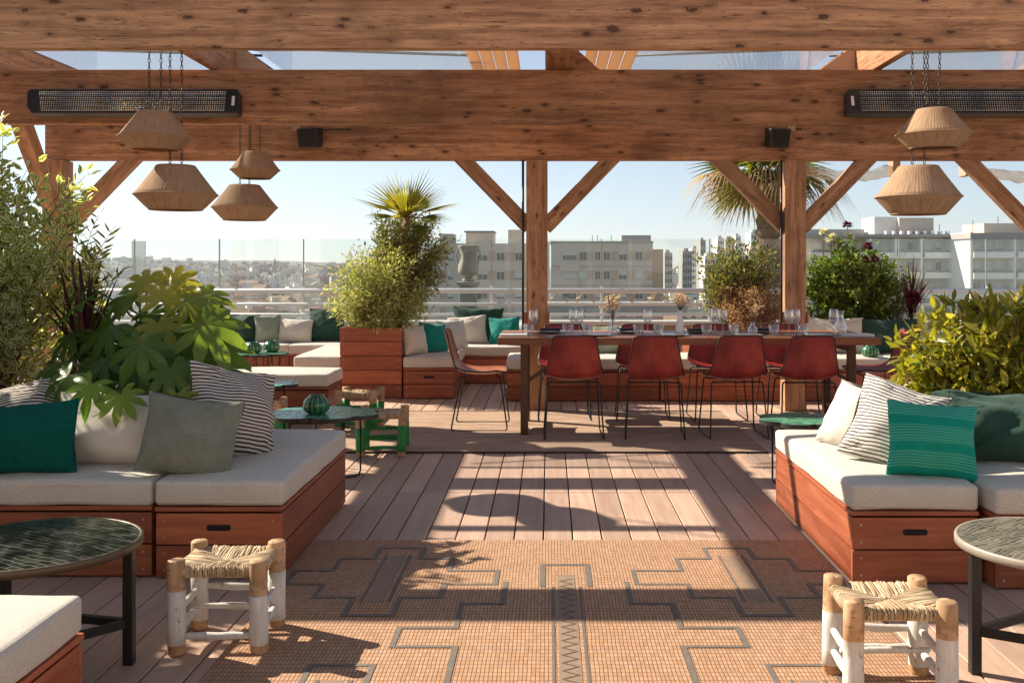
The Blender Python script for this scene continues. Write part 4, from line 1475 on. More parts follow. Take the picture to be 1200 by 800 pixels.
def shrub(name, label, cat, base, cen, rad, n_br, n_lf, L, W, lm, tm, rows=2, tw=.06, tint=None, seed=0, up=.4, droop=.3, base_sp=.12, thick=.007, group=None, lump=.25, out=.6, tinyf=None):
    R = random.Random(seed)
    st = random.getstate(); random.seed(seed)
    base = Vector(base); cen = Vector(cen); rad = Vector(rad)
    T = thing(name, label, cat, base, 0, group)
    sm, lf = MB(), MB()
    for i in range(n_br):
        while True:
            q = Vector((R.gauss(0, 1), R.gauss(0, 1), R.gauss(0, 1)))
            if q.length > .1: break
        q.normalize()
        lumpf = 1 + lump * noise.noise(q * 2.1 + Vector((seed, 0, 0)))
        q = q * (R.uniform(.25, 1) ** out) * lumpf
        tip = cen + Vector((q.x * rad.x, q.y * rad.y, q.z * rad.z)) - base
        if tip.z < .03: tip.z = .03 + R.random() * .1
        b0 = Vector((R.uniform(-1, 1) * base_sp * rad.x * 2, R.uniform(-1, 1) * base_sp * rad.y * 2, -.03))
        mid = b0.lerp(tip, .5); mid.x += (b0.x - tip.x) * .22; mid.y += (b0.y - tip.y) * .22; mid.z += tip.z * .12
        P_ = []
        for k in range(7):
            t = k / 6
            P_.append(b0 * (1 - t) ** 2 + mid * 2 * t * (1 - t) + tip * t * t)
        sm.tube(P_, [thick * (1 - .8 * k / 6) for k in range(7)], 5, caps=False)
        for j in range(n_lf):
            t = 1 - R.random() ** 1.3 * .62
            p = b0 * (1 - t) ** 2 + mid * 2 * t * (1 - t) + tip * t * t
            tg = ((mid - b0) * (1 - t) + (tip - mid) * t).normalized()
            rd = Vector((R.gauss(0, 1), R.gauss(0, 1), R.gauss(0, 1))).normalized()
            p = p + rd * tw * R.random()
            d = tg * .5 + rd * .9 + Vector((0, 0, up - droop * R.random() * 2))
            k = R.uniform(.65, 1.2)
            ti = tint(p + base, R) if tint else R.random()
            leaf(lf, p, d, L * k, W * k * R.uniform(.8, 1.15), ti, rows=rows)
    sm.build('stems', tm, T)
    lf.build('foliage', lm, T)
    random.setstate(st)
    return T

# variegated shrub in the shaded corner
shrub('shrub', 'tall variegated cream and green shrub behind the shaded bench', 'shrub', (-3.05, 5.3, .5), (-3.02, 5.35, 1.32), (.66, .42, .74), 170, 60, .054, .029, M['lf_var'], M['twig_red'], tw=.07, seed=3, lump=.35, thick=.006)
shrub('shrub', 'tall variegated shrub added out of view for shade, by the black round table', 'shrub', (-3.55, 4.25, .5), (-3.5, 4.25, 1.40), (.50, .52, .92), 150, 50, .060, .034, M['lf_var'], M['twig_red'], tw=.08, seed=31, lump=.25, thick=.007)  # unseen shrub added to shade the round table and stool
shrub('shrub', 'tall variegated shrub added out of view for shade, behind the first one', 'shrub', (-3.75, 4.75, .5), (-3.72, 4.75, 1.35), (.44, .42, .85), 150, 50, .060, .034, M['lf_var'], M['twig_red'], tw=.08, seed=32, lump=.25, thick=.007)  # second unseen shrub, added to shade the bench cushions
shrub('shrub', 'tall variegated shrub added out of view for shade, closest to the low bench', 'shrub', (-3.6, 3.3, .5), (-3.55, 3.3, 1.25), (.46, .55, .80), 130, 50, .060, .034, M['lf_var'], M['twig_red'], tw=.08, seed=33, lump=.25, thick=.007)  # third unseen shrub, added to shade the near corner

def sprig_plant():
    T = thing('willowy_shrub', 'thin willowy sprigs with narrow leaves standing against the sky beside the variegated shrub', 'shrub', (-2.55, 5.35, .5))
    sm, lf = MB(), MB()
    for (px, py) in [(128, 268), (122, 292), (108, 250), (132, 318), (112, 330), (88, 226), (96, 262), (120, 345)]:
        tip = Vector(((px - 643) / 1170 * 5.35, 5.35 + random.uniform(-.1, .1), 1.3 + (310 - py) / 1170 * 5.35)) - Vector((-2.55, 5.35, .5))
        b0 = Vector((random.uniform(-.06, .02), random.uniform(-.05, .05), 0))
        mid = Vector((tip.x * .1 - .05, 0, tip.z * .65))
        f = lambda t: b0 * (1 - t) ** 2 + mid * 2 * t * (1 - t) + tip * t * t
        sm.tube([f(k / 8) for k in range(9)], [.006 - .005 * k / 8 for k in range(9)], 5)
        for k in range(26):
            t = .35 + .65 * k / 25
            s = 1 if k % 2 else -1
            d = Vector((s * .6 + .25, random.gauss(0, .4), .55))
            leaf(lf, f(t), d, random.uniform(.05, .085), .016, random.random(), rows=2)
    sm.build('stems', M['twig'], T); lf.build('foliage', M['lf_olive'], T)
sprig_plant()


# ---- big-leaved plant
def palm_leaf(mb, c, tipd, nrm, R, tint, lobes=8, droop=.35, spread=128):
    c = Vector(c); e1 = Vector(tipd).normalized(); n = Vector(nrm)
    e2 = n.cross(e1)
    e2.normalize(); n = e1.cross(e2).normalized()
    def pt(r, a, lift=0.):
        x = r * cos(a); y = r * sin(a)
        return c + e1 * x + e2 * y + n * (lift - droop * r * r / R + .04 * R * sin(3 * a + tint * 9) * r / R)
    half = (lobes - 1) / 2
    tu = min(.999, max(.001, tint))
    for i in range(lobes):
        k = i - half
        a = radians(spread) * k / half
        Lk = R * (1 - .42 * (abs(k) / half) ** 1.6) * random.uniform(.94, 1.06)
        da = radians(spread) / half / 2
        V = [pt(0, a), pt(Lk * .43, a - da, .0), pt(Lk * .43, a + da, .0)]
        w = .74 * da
        V += [pt(Lk * .68, a - w, .03 * R), pt(Lk * .68, a + w, .03 * R), pt(Lk * .87, a - w * .44, .015 * R), pt(Lk * .87, a + w * .44, .015 * R),
              pt(Lk, a, -.03 * R), pt(Lk * .36, a, -.012 * R), pt(Lk * .62, a, -.012 * R), pt(Lk * .84, a, -.01 * R)]
        F = [(0, 8, 1), (0, 2, 8), (1, 8, 9, 3), (8, 2, 4, 9), (3, 9, 10, 5), (9, 4, 6, 10), (5, 10, 7), (10, 6, 7)]
        ac = {0: .5, 1: 0, 2: 1, 3: 0, 4: 1, 5: .1, 6: .9, 7: .5, 8: .5, 9: .5, 10: .5}
        mb.add(V, F, [[(tu, ac[q]) for q in f] for f in F], 0, True)


def fatsia():
    base = Vector((-2.05, 5.22, .5))
    T = thing('big_leaved_plant', 'big-leaved plant with glossy hand-shaped leaves behind the beige pillow', 'plant', base)
    sm, lf = MB(), MB()
    L = [  # px, py, depth, radius px, tip dx, tip dz, facing (towards camera amount), tint
        (190, 352, 5.05, 48, .1, 1., .9, 1.0), (166, 402, 4.70, 52, -.1, -1., .95, .40), (240, 380, 4.85, 60, .75, -.6, .75, .72), (98, 352, 5.05, 50, -1., -.2, .3, .35),
        (107, 450, 4.42, 42, -.3, -1., .85, .5), (141, 462, 4.40, 38, .25, -1., .8, .75), (200, 432, 4.66, 44, .3, -1., .85, .55), (66, 425, 4.80, 46, -.7, -.7, .7, .25),
        (130, 382, 4.95, 48, -.5, -.6, .7, .3), (208, 462, 4.50, 32, .1, -1., .75, .9), (228, 422, 4.85, 44, .6, -.7, .75, .6), (160, 345, 5.2, 44, -.3, .5, .5, .35),
        (220, 352, 5.05, 50, .6, .3, .6, .92), (185, 378, 4.95, 42, .2, -.6, .75, .97), (120, 420, 4.9, 44, -.4, -.8, .7, .2), (85, 390, 5.1, 44, -.8, -.3, .6, .25),
        (150, 440, 4.9, 40, 0, -1., .7, .2), (240, 345, 5.25, 44, .8, .2, .5, .8), (172, 332, 5.2, 36, -.3, .9, .7, .95), (258, 408, 4.95, 46, .6, -.9, .65, .7),
        (205, 395, 4.95, 44, .3, -.8, .65, .5), (60, 460, 4.75, 36, -.6, -.8, .7, .2), (180, 452, 4.8, 38, .1, -1, .65, .3), (100, 335, 5.2, 40, -.7, .3, .4, .4), (140, 355, 5.3, 44, -.4, .3, .4, .45),
        (205, 330, 5.15, 34, .4, .9, .75, 1.), (80, 440, 4.6, 40, -.5, -.9, .8, .3), (180, 415, 4.8, 40, 0, -1, .8, .45)]
    for k in range(34):
        px, py = random.uniform(62, 262), random.uniform(352, 470)
        if px < 100 and py < 380: continue
        L.append((px, py, random.uniform(5.0, 5.35), random.uniform(34, 46), random.uniform(-1, 1), random.uniform(-1, .1), random.uniform(.5, .85), random.uniform(.0, .55)))
    for px, py, y, r, tx, tz, fc, ti in L:
        c = Vector(((px - 643) / 1170 * y, y, 1.3 + (310 - py) / 1170 * y))
        R = r / 1170 * y * 1.0
        e1 = Vector((tx, -.25, tz * .8 + .1))
        nrm = Vector((tx * .35 + random.uniform(-.2, .2), -fc, 1.05 - fc * .55))
        e1 = (e1 - nrm.normalized() * e1.dot(nrm.normalized()))
        palm_leaf(lf, c - base, e1, nrm, R, ti, droop=random.uniform(.25, .42))
        b0 = Vector((random.uniform(-.25, .25), random.uniform(-.08, .12), 0))
        e = c - base
        mid = Vector((b0.x * .6 + e.x * .25, b0.y * .5 + e.y * .3 + .05, e.z * .72 + .05))
        sm.tube([b0 * (1 - t) ** 2 + mid * 2 * t * (1 - t) + e * t * t for t in (0, .2, .4, .6, .8, 1)], [.010, .009, .008, .0065, .0055, .005], 6)
    sm.build('stems', plain('green_stem', (.09, .12, .04), .6), T)
    lf.build('foliage', M['lf_fatsia'], T)
fatsia()


def strap_plant(name, label, base, n, L, W, lm, spread=.9, seed=0, tips=None, upz=1.):
    R = random.Random(seed)
    T = thing(name, label, 'plant', base)
    lf = MB()
    for i in range(n):
        a = R.uniform(0, 6.28); sp = R.uniform(.1, spread)
        d = Vector((cos(a) * sp, sin(a) * sp, upz))
        d.normalize()
        l = L * R.uniform(.65, 1.1)
        p = Vector((R.gauss(0, .015), R.gauss(0, .015), R.uniform(0, .12)))
        s = d.cross(Vector((0, 0, 1))).normalized() if abs(d.z) < .99 else Vector((1, 0, 0))
        n_ = s.cross(d)
        V = []; K = 7
        for k in range(K + 1):
            t = k / K
            w = W * (.5 + .5 * min(1, t * 4)) * (1 - t ** 3.2)
            c = p + d * l * t - Vector((0, 0, 1)) * l * .38 * sp * t ** 2.4
            V += [c - s * w / 2 + n_ * w * .18, c, c + s * w / 2 + n_ * w * .18]
        ti = R.random()
        F = []; U = []
        for k in range(K):
            for q in (0, 1):
                F.append((k * 3 + q, k * 3 + q + 1, k * 3 + 4 + q, k * 3 + 3 + q)); U.append([(ti, q * .5), (ti, q * .5 + .5), (ti, q * .5 + .5), (ti, q * .5)])
        lf.add(V, F, U, 0, True)
    lf.build('foliage', lm, T)
    st = MB(); st.tube([(0, 0, -.35), (0.005, 0, .0), (0, .005, .12)], [.02, .017, .012], 8); st.build('stem', M['twig_red'], T)
    return T
strap_plant('cordyline', 'purple strap-leaved plant between variegated shrub and big-leaved plant', (-2.42, 5.2, .72), 22, .52, .032, M['lf_cordyline'], .7, 5)
strap_plant('cordyline', 'purple strap-leaved plant beside the rose bush', (3.72, 10.25, .72), 34, .62, .020, M['lf_cordyline'], .75, 6)

# ---- yellow-leaved shrub
def yellow_tint(p, R):
    return min(1, max(0, R.gauss(.52, .24)))
shrub('yellow_shrub', 'dense yellow-green shrub with pointed leaves behind the emerald pillow', 'shrub', (2.28, 5.2, .45), (2.36, 5.08, .84), (.66, .36, .34), 260, 24, .085, .028, M['lf_yellow'], M['twig_red'], rows=3, tw=.04, tint=yellow_tint, seed=8, lump=.25, up=.3, thick=.005, out=.4)

# ---- planter bush with palm
def bamboo_tint(p, R):
    return min(1, max(0, R.gauss(.62, .24)))
shrub('pale_bush', 'rounded pale green bush in the tall square planter', 'shrub', (-1.74, 9.92, .66), (-1.66, 9.86, 1.06), (.56, .42, .48), 260, 58, .045, .016, M['lf_bamboo'], M['twig'], rows=1, tw=.07, tint=bamboo_tint, seed=12, lump=.2, droop=.5, thick=.004, out=.45)
shrub('dark_bush', 'taller looser green bush behind the pale bush in the square planter', 'shrub', (-1.62, 10.12, .66), (-1.42, 10.1, 1.45), (.46, .34, .50), 280, 56, .045, .018, M['lf_olive'], M['twig'], rows=1, tw=.06, seed=13, lump=.3, thick=.005, out=.5)


def frond(mb, c, d, nrm, R, nseg, spread, tint, w=.022, droop=.3, stalk=0.):
    c = Vector(c); e1 = Vector(d).normalized(); n = Vector(nrm)
    e2 = n.cross(e1).normalized(); n = e1.cross(e2).normalized()
    for i in range(nseg):
        k = -1 + 2 * i / (nseg - 1)
        a = radians(spread) * k
        dr = e1 * cos(a) + e2 * sin(a)
        s = e2 * cos(a) - e1 * sin(a)
        L = R * (1 - .22 * abs(k)) * random.uniform(.9, 1.05)
        V = []
        for t, ww in ((.04, .3), (.38, 1.1), (.62, .6), (1, .05)):
            p = c + dr * L * t - Vector((0, 0, 1)) * droop * L * t ** 2.5 - n * .06 * L * t
            V += [p - s * w / 2 * ww + n * w * .25 * ww, p, p + s * w / 2 * ww + n * w * .25 * ww]
        F = []; U = []
        ti = min(.99, max(.01, tint + random.uniform(-.15, .15)))
        for q in range(3):
            for z in (0, 1):
                F.append((q * 3 + z, q * 3 + z + 1, q * 3 + 4 + z, q * 3 + 3 + z)); U.append([(ti, z * .5), (ti, z * .5 + .5), (ti, z * .5 + .5), (ti, z * .5)])
        mb.add(V, F, U, 0, True)


def fan_palm():
    base = Vector((-1.52, 10.0, .66))
    T = thing('fan_palm', 'small fan palm rising above the bushes in the square planter', 'palm', base)
    H = Vector((.10, 0, 1.10))
    m = MB(); m.tube([(0, 0, -.03), (.03, .01, .5), H], [.04, .035, .03], 10); m.build('trunk', M['palm_bark'], T)
    st, lf = MB(), MB()
    for dx, dy, dz, pl, r, tilt, ti, spd in [(-1, -.2, .50, .10, .50, .2, .85, 16), (-.75, .2, .85, .08, .52, .9, .6, 24), (-.38, -.4, 1, .06, .50, .9, .75, 24), (.02, .4, 1, .06, .46, .9, .5, 20), (.42, -.2, 1, .08, .50, .9, .7, 22),
                                (.85, .1, .8, .10, .46, .75, .6, 24), (1, -.1, .38, .12, .46, .3, .8, 14), (.95, -.3, .02, .14, .36, .5, .4, 22), (.55, -.4, -.45, .12, .30, .6, .3, 26), (-.9, -.3, .12, .12, .34, .3, .5, 18),
                                (.1, -.9, .35, .08, .34, .6, .8, 40), (-.35, -.8, .5, .08, .36, .6, .9, 36), (.4, -.8, .45, .08, .34, .6, .65, 36), (.2, .9, .6, .1, .4, .7, .5, 36)]:
        d = Vector((dx, dy, dz)).normalized()
        c = H + d * pl
        st.tube([H, H + d * pl * .5 + Vector((0, 0, .015)), c], [.008, .006, .005], 5)
        nrm = Vector((-dx * .5, -tilt, .8 - .5 * tilt + abs(dx) * .3))
        frond(lf, c, d, nrm, r, 11 if spd < 30 else 15, spd * 1.35, ti, w=.020, droop=.08)
    st.build('stalks', M['twig'], T); lf.build('fronds', M['lf_palm'], T)
fan_palm()


def tall_palm():
    base = Vector((3.22, 14.2, 0))
    T = thing('tall_palm', 'tall palm with shaggy trunk and hanging dry fronds behind the pergola post', 'palm', base)
    m = MB()
    pts, rr = [], []
    for k in range(60):
        t = k / 59
        pts.append((-.0 - .10 * sin(t * 1.5), 0, -1 + t * 3.6)); rr.append(.16 + (.045 if k % 3 == 0 else 0) + random.uniform(-.015, .015))
    m.tube(pts, rr, 14)
    for k in range(90):                       # old leaf bases
        z = random.uniform(.2, 2.5); a = random.random() * 6.28
        leaf(m, (-.08 + cos(a) * .15, sin(a) * .15, z), (cos(a) * .6, sin(a) * .6, 1), .16, .07, .5, n=(cos(a), sin(a), -.3), rows=2)
    m.build('trunk', M['palm_bark'], T)
    H = Vector((-.16, 0, 2.50))
    g, dry = MB(), MB(); st = MB()
    for i in range(30):
        a = random.random() * 6.28; el = random.uniform(-.35, .8)
        d = Vector((cos(a) * cos(el), sin(a) * cos(el), sin(el)))
        c = H + d * random.uniform(.2, .5)
        st.tube([H, c], [.02, .012], 5)
        frond(g, c, d, Vector((-d.x * .5, -.9, .8)), random.uniform(.5, .78), 19, 80, random.uniform(.3, .9), w=.05, droop=.2)
    for i in range(20):
        a = random.random() * 6.28; el = random.uniform(-.35, .15)
        d = Vector((cos(a) * cos(el), sin(a) * cos(el) * .7, sin(el)))
        c = H + d * random.uniform(.4, .8) + Vector((0, 0, .12))
        st.tube([H, c], [.018, .01], 5)
        frond(dry, c, d, Vector((d.x, -.3, .8)), random.uniform(.45, .8), 14, 50, random.random(), w=.026, droop=.8)
    st.build('stalks', M['twig'], T)
    g.build('fronds', M['lf_palm'], T); dry.build('dry_fronds', M['lf_palm_dry'], T)
tall_palm()

shrub('olive_bush', 'tall olive green bush beside the shaggy palm trunk', 'shrub', (1.98, 10.55, .6), (2.02, 10.6, 1.15), (.46, .34, .44), 190, 52, .046, .021, M['lf_olive'], M['twig'], rows=2, tw=.07, seed=21, lump=.3, out=.5)
shrub('russet_bush', 'feathery pink-brown bush behind the small dried flower vase', 'shrub', (2.10, 10.34, .58), (2.12, 10.32, .86), (.42, .26, .32), 260, 52, .036, .009, M['lf_pink'], M['twig_red'], rows=1, tw=.05, seed=22, lump=.2, thick=.003, droop=.4, out=.5)
shrub('rose_bush', 'leafy green rose bush behind the long beige pillow', 'shrub', (3.2, 10.45, .55), (3.17, 10.4, 1.06), (.60, .32, .50), 300, 52, .048, .028, M['lf_rose'], M['twig'], rows=2, tw=.06, seed=23, lump=.25, out=.45)
shrub('feathery_grass', 'thin wispy grass clump at the outer edge of the rose bush', 'grass clump', (3.62, 10.35, .6), (3.66, 10.3, 1.05), (.22, .2, .40), 60, 26, .06, .004, M['lf_bamboo'], M['twig'], rows=1, tw=.04, seed=25, thick=.002)


def dahlia(label, px, py, y, r, mat, cat='flower'):
    T = thing('dahlia', label, cat, ((px - 643) / 1170 * y, y, 1.3 + (310 - py) / 1170 * y), 0)
    m = MB()
    for i in range(70):
        z = random.uniform(-.5, 1); a = random.random() * 6.28
        q = sqrt(max(0, 1 - z * z))
        d = Vector((cos(a) * q, sin(a) * q - .2, z))
        leaf(m, d * r * .25, d, r * .8, r * .42, random.random(), n=Vector((0, -.3, 1)), rows=2)
    m.build('petals', M[mat], T)
    s = MB(); s.tube([(0, 0, 0), (.01, .02, -.15), (.0, .06, -.45)], .004, 5); s.build('stem', M['twig'], T)
dahlia('crimson dahlia at the very top of the rose bush', 993, 264, 10.3, .055, 'lf_dahlia')
dahlia('dark crimson dahlia standing above its paired bloom', 1017, 289, 10.2, .060, 'lf_dahlia')
dahlia('crimson dahlia of the lower pair, turned towards the post', 1015, 305, 10.15, .050, 'lf_dahlia')
dahlia('dark crimson dahlia of the lower pair, on the outer side', 1025, 304, 10.2, .055, 'lf_dahlia')
dahlia('deep purple round bloom low beside the purple strap-leaved plant', 1070, 350, 10.15, .095, 'lf_dahlia')
dahlia('white bloom cluster in the upper part of the rose bush', 974, 280, 10.35, .07, 'lf_white')
dahlia('white bloom cluster nearest the post in the rose bush', 965, 272, 10.42, .055, 'lf_white')


# ------------------------------------------------------------------ pendants
def pendant(label, x, y, zt_, zw, zb, R, chain_x=None):
    k_ = 1.05
    x, y, R = x * k_, y * k_, R * k_
    zt_, zw, zb = [1.3 + (z - 1.3) * k_ for z in (zt_, zw, zb)]
    T = thing('pendant_lamp', label, 'lamp', (x, y, zb), 0)
    a, b = zt_ - zb, zw - zb
    m = MB()
    prof = [(.62 * R, .0), (.64 * R, .004)]
    for k in range(1, 7): prof.append((.64 * R + (.36 * R) * k / 6, b * k / 6))
    for k in range(1, 9): prof.append((R - (R * .54) * (k / 8) ** .95, b + (a - b) * k / 8))
    prof.append((.44 * R, a + .002))
    inner = [(r - .008, z) for r, z in reversed(prof[1:-1])] + [(.61 * R, .0)]
    m.lathe(prof + inner, 96)
    m.lathe([(.445 * R, a + .001), (.02, a + .001)], 48)
    m.build('string_shade', M['jute'], T)
    m = MB(); m.tube([(R * .995 * cos(2 * pi * k / 48), R * .995 * sin(2 * pi * k / 48), b) for k in range(48)], .0045, 6, closed=True)
    m.tube([(R * .63 * cos(2 * pi * k / 48), R * .63 * sin(2 * pi * k / 48), .001) for k in range(48)], .004, 6, closed=True)
    m.build('wire_hoop', M['jute'], T)
    for s in (-1, 1):
        m = MB()
        L = 2.75 - zb - a
        n = int(L / .030)
        for i in range(n + 1):
            z = a + i * .030
            pts = []
            for k in range(8):
                q = 2 * pi * k / 8
                u, v = .0075 * cos(q), .019 * sin(q)
                pts.append((s * .038 + (u if i % 2 else 0), (0 if i % 2 else u), z + v))
            m.tube(pts, .0026, 5, closed=True)
        m.build('chain', M['chain'], T)
    m = MB(); m.lathe([(.001, a * .45), (.02, a * .45), (.03, a * .6), (.022, a * .85), (.02, a), (.001, a)], 16); m.build('lamp_holder', M['black_plastic'], T)
pendant('large woven string lamp, lowest one in front of the left-out planter view'.replace('left-out planter view', 'open sky by the heater'), -2.30, 6.16, 1.91, 1.73, 1.637, .25)
pendant('woven string lamp hanging across the heater at the variegated shrub side', -2.405, 6.10, 2.23, 2.075, 2.0, .216)
pendant('woven string lamp hanging lower of the two over the railing bench', -2.345, 7.70, 1.912, 1.741, 1.642, .25)
pendant('smallest woven string lamp, hanging above another near the wall speaker', -2.27, 7.72, 2.17, 2.03, 1.965, .188)
pendant('large woven string lamp hanging low in front of the white apartment block', 2.21, 5.97, 1.887, 1.703, 1.60, .25)
pendant('woven string lamp hanging across the heater above the white apartment block', 2.286, 5.93, 2.22, 2.07, 1.99, .216)


# ------------------------------------------------------------------ heaters and speakers
def m_reflector():
    t = NT('heater_reflector')
    o = t.tc.outputs['Object']
    sep = t.n('ShaderNodeSeparateXYZ', {0: o})
    gx = t.math('PINGPONG', t.math('MULTIPLY', sep.outputs[0], 62.), .5)
    gz = t.math('PINGPONG', t.math('MULTIPLY', sep.outputs[2], 62.), .5)
    d = t.math('ADD', gx, gz)
    m = t.maprange(d, .38, .62, 0, 1)
    c = t.mix(m, (.02, .02, .02), (.72, .68, .6))
    return t.done(t.pbr(c, .22, .95, t.bump(d, .9, .01), .5))
M['reflector'] = m_reflector()


def heater(label, x0, x1, badge):
    y, zc = 7.34, 2.49
    T = thing('patio_heater', label, 'heater', ((x0 + x1) / 2, y, zc))
    w = x1 - x0
    h = .19
    m = MB()
    s = .05
    poly = [(-w / 2 + s, -h / 2), (w / 2 - s * .2, -h / 2), (w / 2, -h / 2 + .03), (w / 2 - .01, h / 2 - .02), (w / 2 - .03, h / 2), (-w / 2 + .02, h / 2), (-w / 2, h / 2 - .02), (-w / 2 + .012, -h / 2 + .05)]
    if badge < 0: poly = [(-a, b) for a, b in reversed(poly)]
    m.prism(poly, -.03, .06, axis='y')
    m.build('housing', M['black_plastic'], T, rot=(radians(-14), 0, 0), bevel=.006)
    m = MB(); m.prism([(-w / 2 + .12, -h / 2 + .016), (w / 2 - .10, -h / 2 + .016), (w / 2 - .10, h / 2 - .022), (-w / 2 + .09, h / 2 - .022)] if badge > 0 else
                      [(-w / 2 + .10, -h / 2 + .016), (w / 2 - .12, -h / 2 + .016), (w / 2 - .09, h / 2 - .022), (-w / 2 + .10, h / 2 - .022)], -.034, -.031, axis='y')
    m.build('reflector', M['reflector'], T, rot=(radians(-14), 0, 0))
    g = MB()
    for z in (-.035, 0, .035): g.tube([(-w / 2 + .1, -.040, z), (w / 2 - .1, -.040, z)], .0025, 5)
    n = 80
    for i in range(n):
        x = -w / 2 + .11 + (w - .22) * i / (n - 1)
        g.tube([(x, -.041, -h / 2 + .018), (x, -.043, h / 2 - .024)], .0016, 4, caps=False)
    g.build('guard_grille', M['iron'], T, rot=(radians(-14), 0, 0))
    b = MB(); b.box((badge * (w / 2 - .045), -.032, 0), (.022, .004, .075)); b.build('badge', M['white_metal'], T, rot=(radians(-14), 0, 0), bevel=.003)
    for x in (-w * .3, w * .3):
        b = MB(); b.box((x, .065, .01), (.04, .08, .05)); b.build('bracket', M['iron'], T, bevel=.003)
heater('long black infrared heater on the beam at the variegated shrub side', -3.83, -2.265, 1)
heater('long black infrared heater on the beam at the yellow-leaved shrub side', 2.18, 3.75, -1)


def speaker(label, px, side):
    y = 8.80; x = (px - 643) / 1170 * y; z = 2.42
    T = thing('speaker', label, 'speaker', (x, y, z))
    m = MB(); m.prism([(-.095, -.09), (.085, -.09), (.10, .08), (-.10, .08)], -.07, .06, axis='y')
    m.build('cabinet', M['black_plastic'], T, rot=(radians(10), 0, radians(12 * side)), bevel=.012)
    m = MB(); m.prism(rsq(.155, .135, .02), -.076, -.0715, axis='y'); m.build('grille', plain('speaker_cloth', (.02, .021, .022), .9, bump=.5, bscale=300), T, rot=(radians(10), 0, radians(12 * side)))
    m = MB(); m.box((0, .075, .0), (.05, .06, .07)); m.build('bracket', M['iron'], T, bevel=.003)
    m = MB(); m.box((side * .14 * 1, .075, .09), (.07, .03, .045)); m.build('junction_box', M['slat'], T, bevel=.004)
    m = MB(); q = -side
    m.tube([(0, .06, .06), (q * .1, .085, .075), (q * .22, .085, .085), (q * .34, .088, .08)] if side < 0 else [(0, .06, .06), (side * .1, .085, .08), (side * .24, .085, .085)], .006, 6); m.build('cable', M['black_plastic'], T)
speaker('small black speaker on the far beam near the smallest string lamp', 364, -1)
speaker('small black speaker on the far beam above the russet bush post', 911, 1)


# ------------------------------------------------------------------ city
CITY = -21.0
def m_ground():
    t = NT('city_ground')
    o = t.tc.outputs['Object']
    f = t.noise(o, .012, 8, .6)
    c = t.ramp(f, [(.35, (.10, .10, .085)), (.5, (.17, .16, .135)), (.65, (.07, .085, .05))])
    return t.done(t.pbr(c, .95))
def hill_h(x, y):
    h = 0.
    ridge = 17 * math.exp(-((x + 850) / 330) ** 2) + 14 * math.exp(-((x + 1350) / 500) ** 2) + 3 * math.exp(-((x + 250) / 200) ** 2) + 8 * math.exp(-((x - 1500) / 600) ** 2)
    k = max(0, min(1, (y - 700) / 1000)); k = k * k * (3 - 2 * k)
    n = noise.fractal(Vector((x * .004, y * .004, 0)), 1., 2., 4)
    h = k * (10 + ridge + n * 3.5)
    return h
def city_ground():
    m = MB()
    nx, ny = 110, 70
    V = []; F = []
    for j in range(ny + 1):
        y = -200 + 3400 * (j / ny)
        for i in range(nx + 1):
            x = -3000 + 6000 * i / nx
            V.append((x, y, CITY + hill_h(x, y)))
    for j in range(ny):
        for i in range(nx):
            a = j * (nx + 1) + i
            F.append((a, a + 1, a + nx + 2, a + nx + 1))
    m.add(V, F, None, 0, True)
    tag(m.build('ground', m_ground()), kind='structure')
city_ground()


def m_facade(name, col, var=.15):
    t = NT(name)
    o = t.tc.outputs['Object']
    f = t.noise(t.map(o, (.25, .25, .06)), 1, 6, .6)
    g = t.noise(o, 2.5, 5)
    c = t.mix(f, tuple(x * (1 - var) for x in col), tuple(x * (1 + var) for x in col))
    c = t.mix(t.maprange(g, .5, .75, 0, .3), c, tuple(x * .7 for x in col))
    return t.done(t.pbr(c, .9))
F_ = {'grey': m_facade('facade_grey', (.60, .54, .46)), 'tan': m_facade('facade_tan', (.52, .37, .28)), 'white': m_facade('facade_white', (.80, .78, .74), .06), 'cream': m_facade('facade_cream', (.60, .53, .43)),
      'roof': m_facade('roof_terracotta', (.27, .175, .125)), 'flat': m_facade('roof_flat', (.36, .35, .33)), 'ochre': m_facade('facade_ochre', (.45, .33, .2)), 'pink': m_facade('facade_pink', (.45, .30, .25))}
M['win'] = plain('window_glass', (.035, .06, .066), .2, .0, var=.5, vs=.7)
M['blind'] = plain('window_blind', (.60, .60, .57), .7)
M['frame'] = plain('window_frame', (.55, .56, .55), .5)
M['balc'] = plain('balcony_green', (.10, .16, .15), .6, var=.3, vs=1.)


def window(parent, x, z, w, h, y=0., blind=0., mull=2):
    m = MB()
    m.box((x, y - .06, z), (w, .04, h), mat=1)
    for s in (-1, 1):
        m.box((x + s * (w / 2 + .04), y - .09, z), (.08, .18, h + .16))
        m.box((x, y - .09, z + s * (h / 2 + .04)), (w, .18, .08))
    for k in range(1, mull): m.box((x - w / 2 + w * k / mull, y - .10, z), (.07, .06, h))
    if blind: m.box((x, y - .10, z + h / 2 * (1 - blind)), (w - .01, .03, h * blind - .01), mat=2)
    return m.build('window', [M['frame'], M['win'], M['blind']], parent)


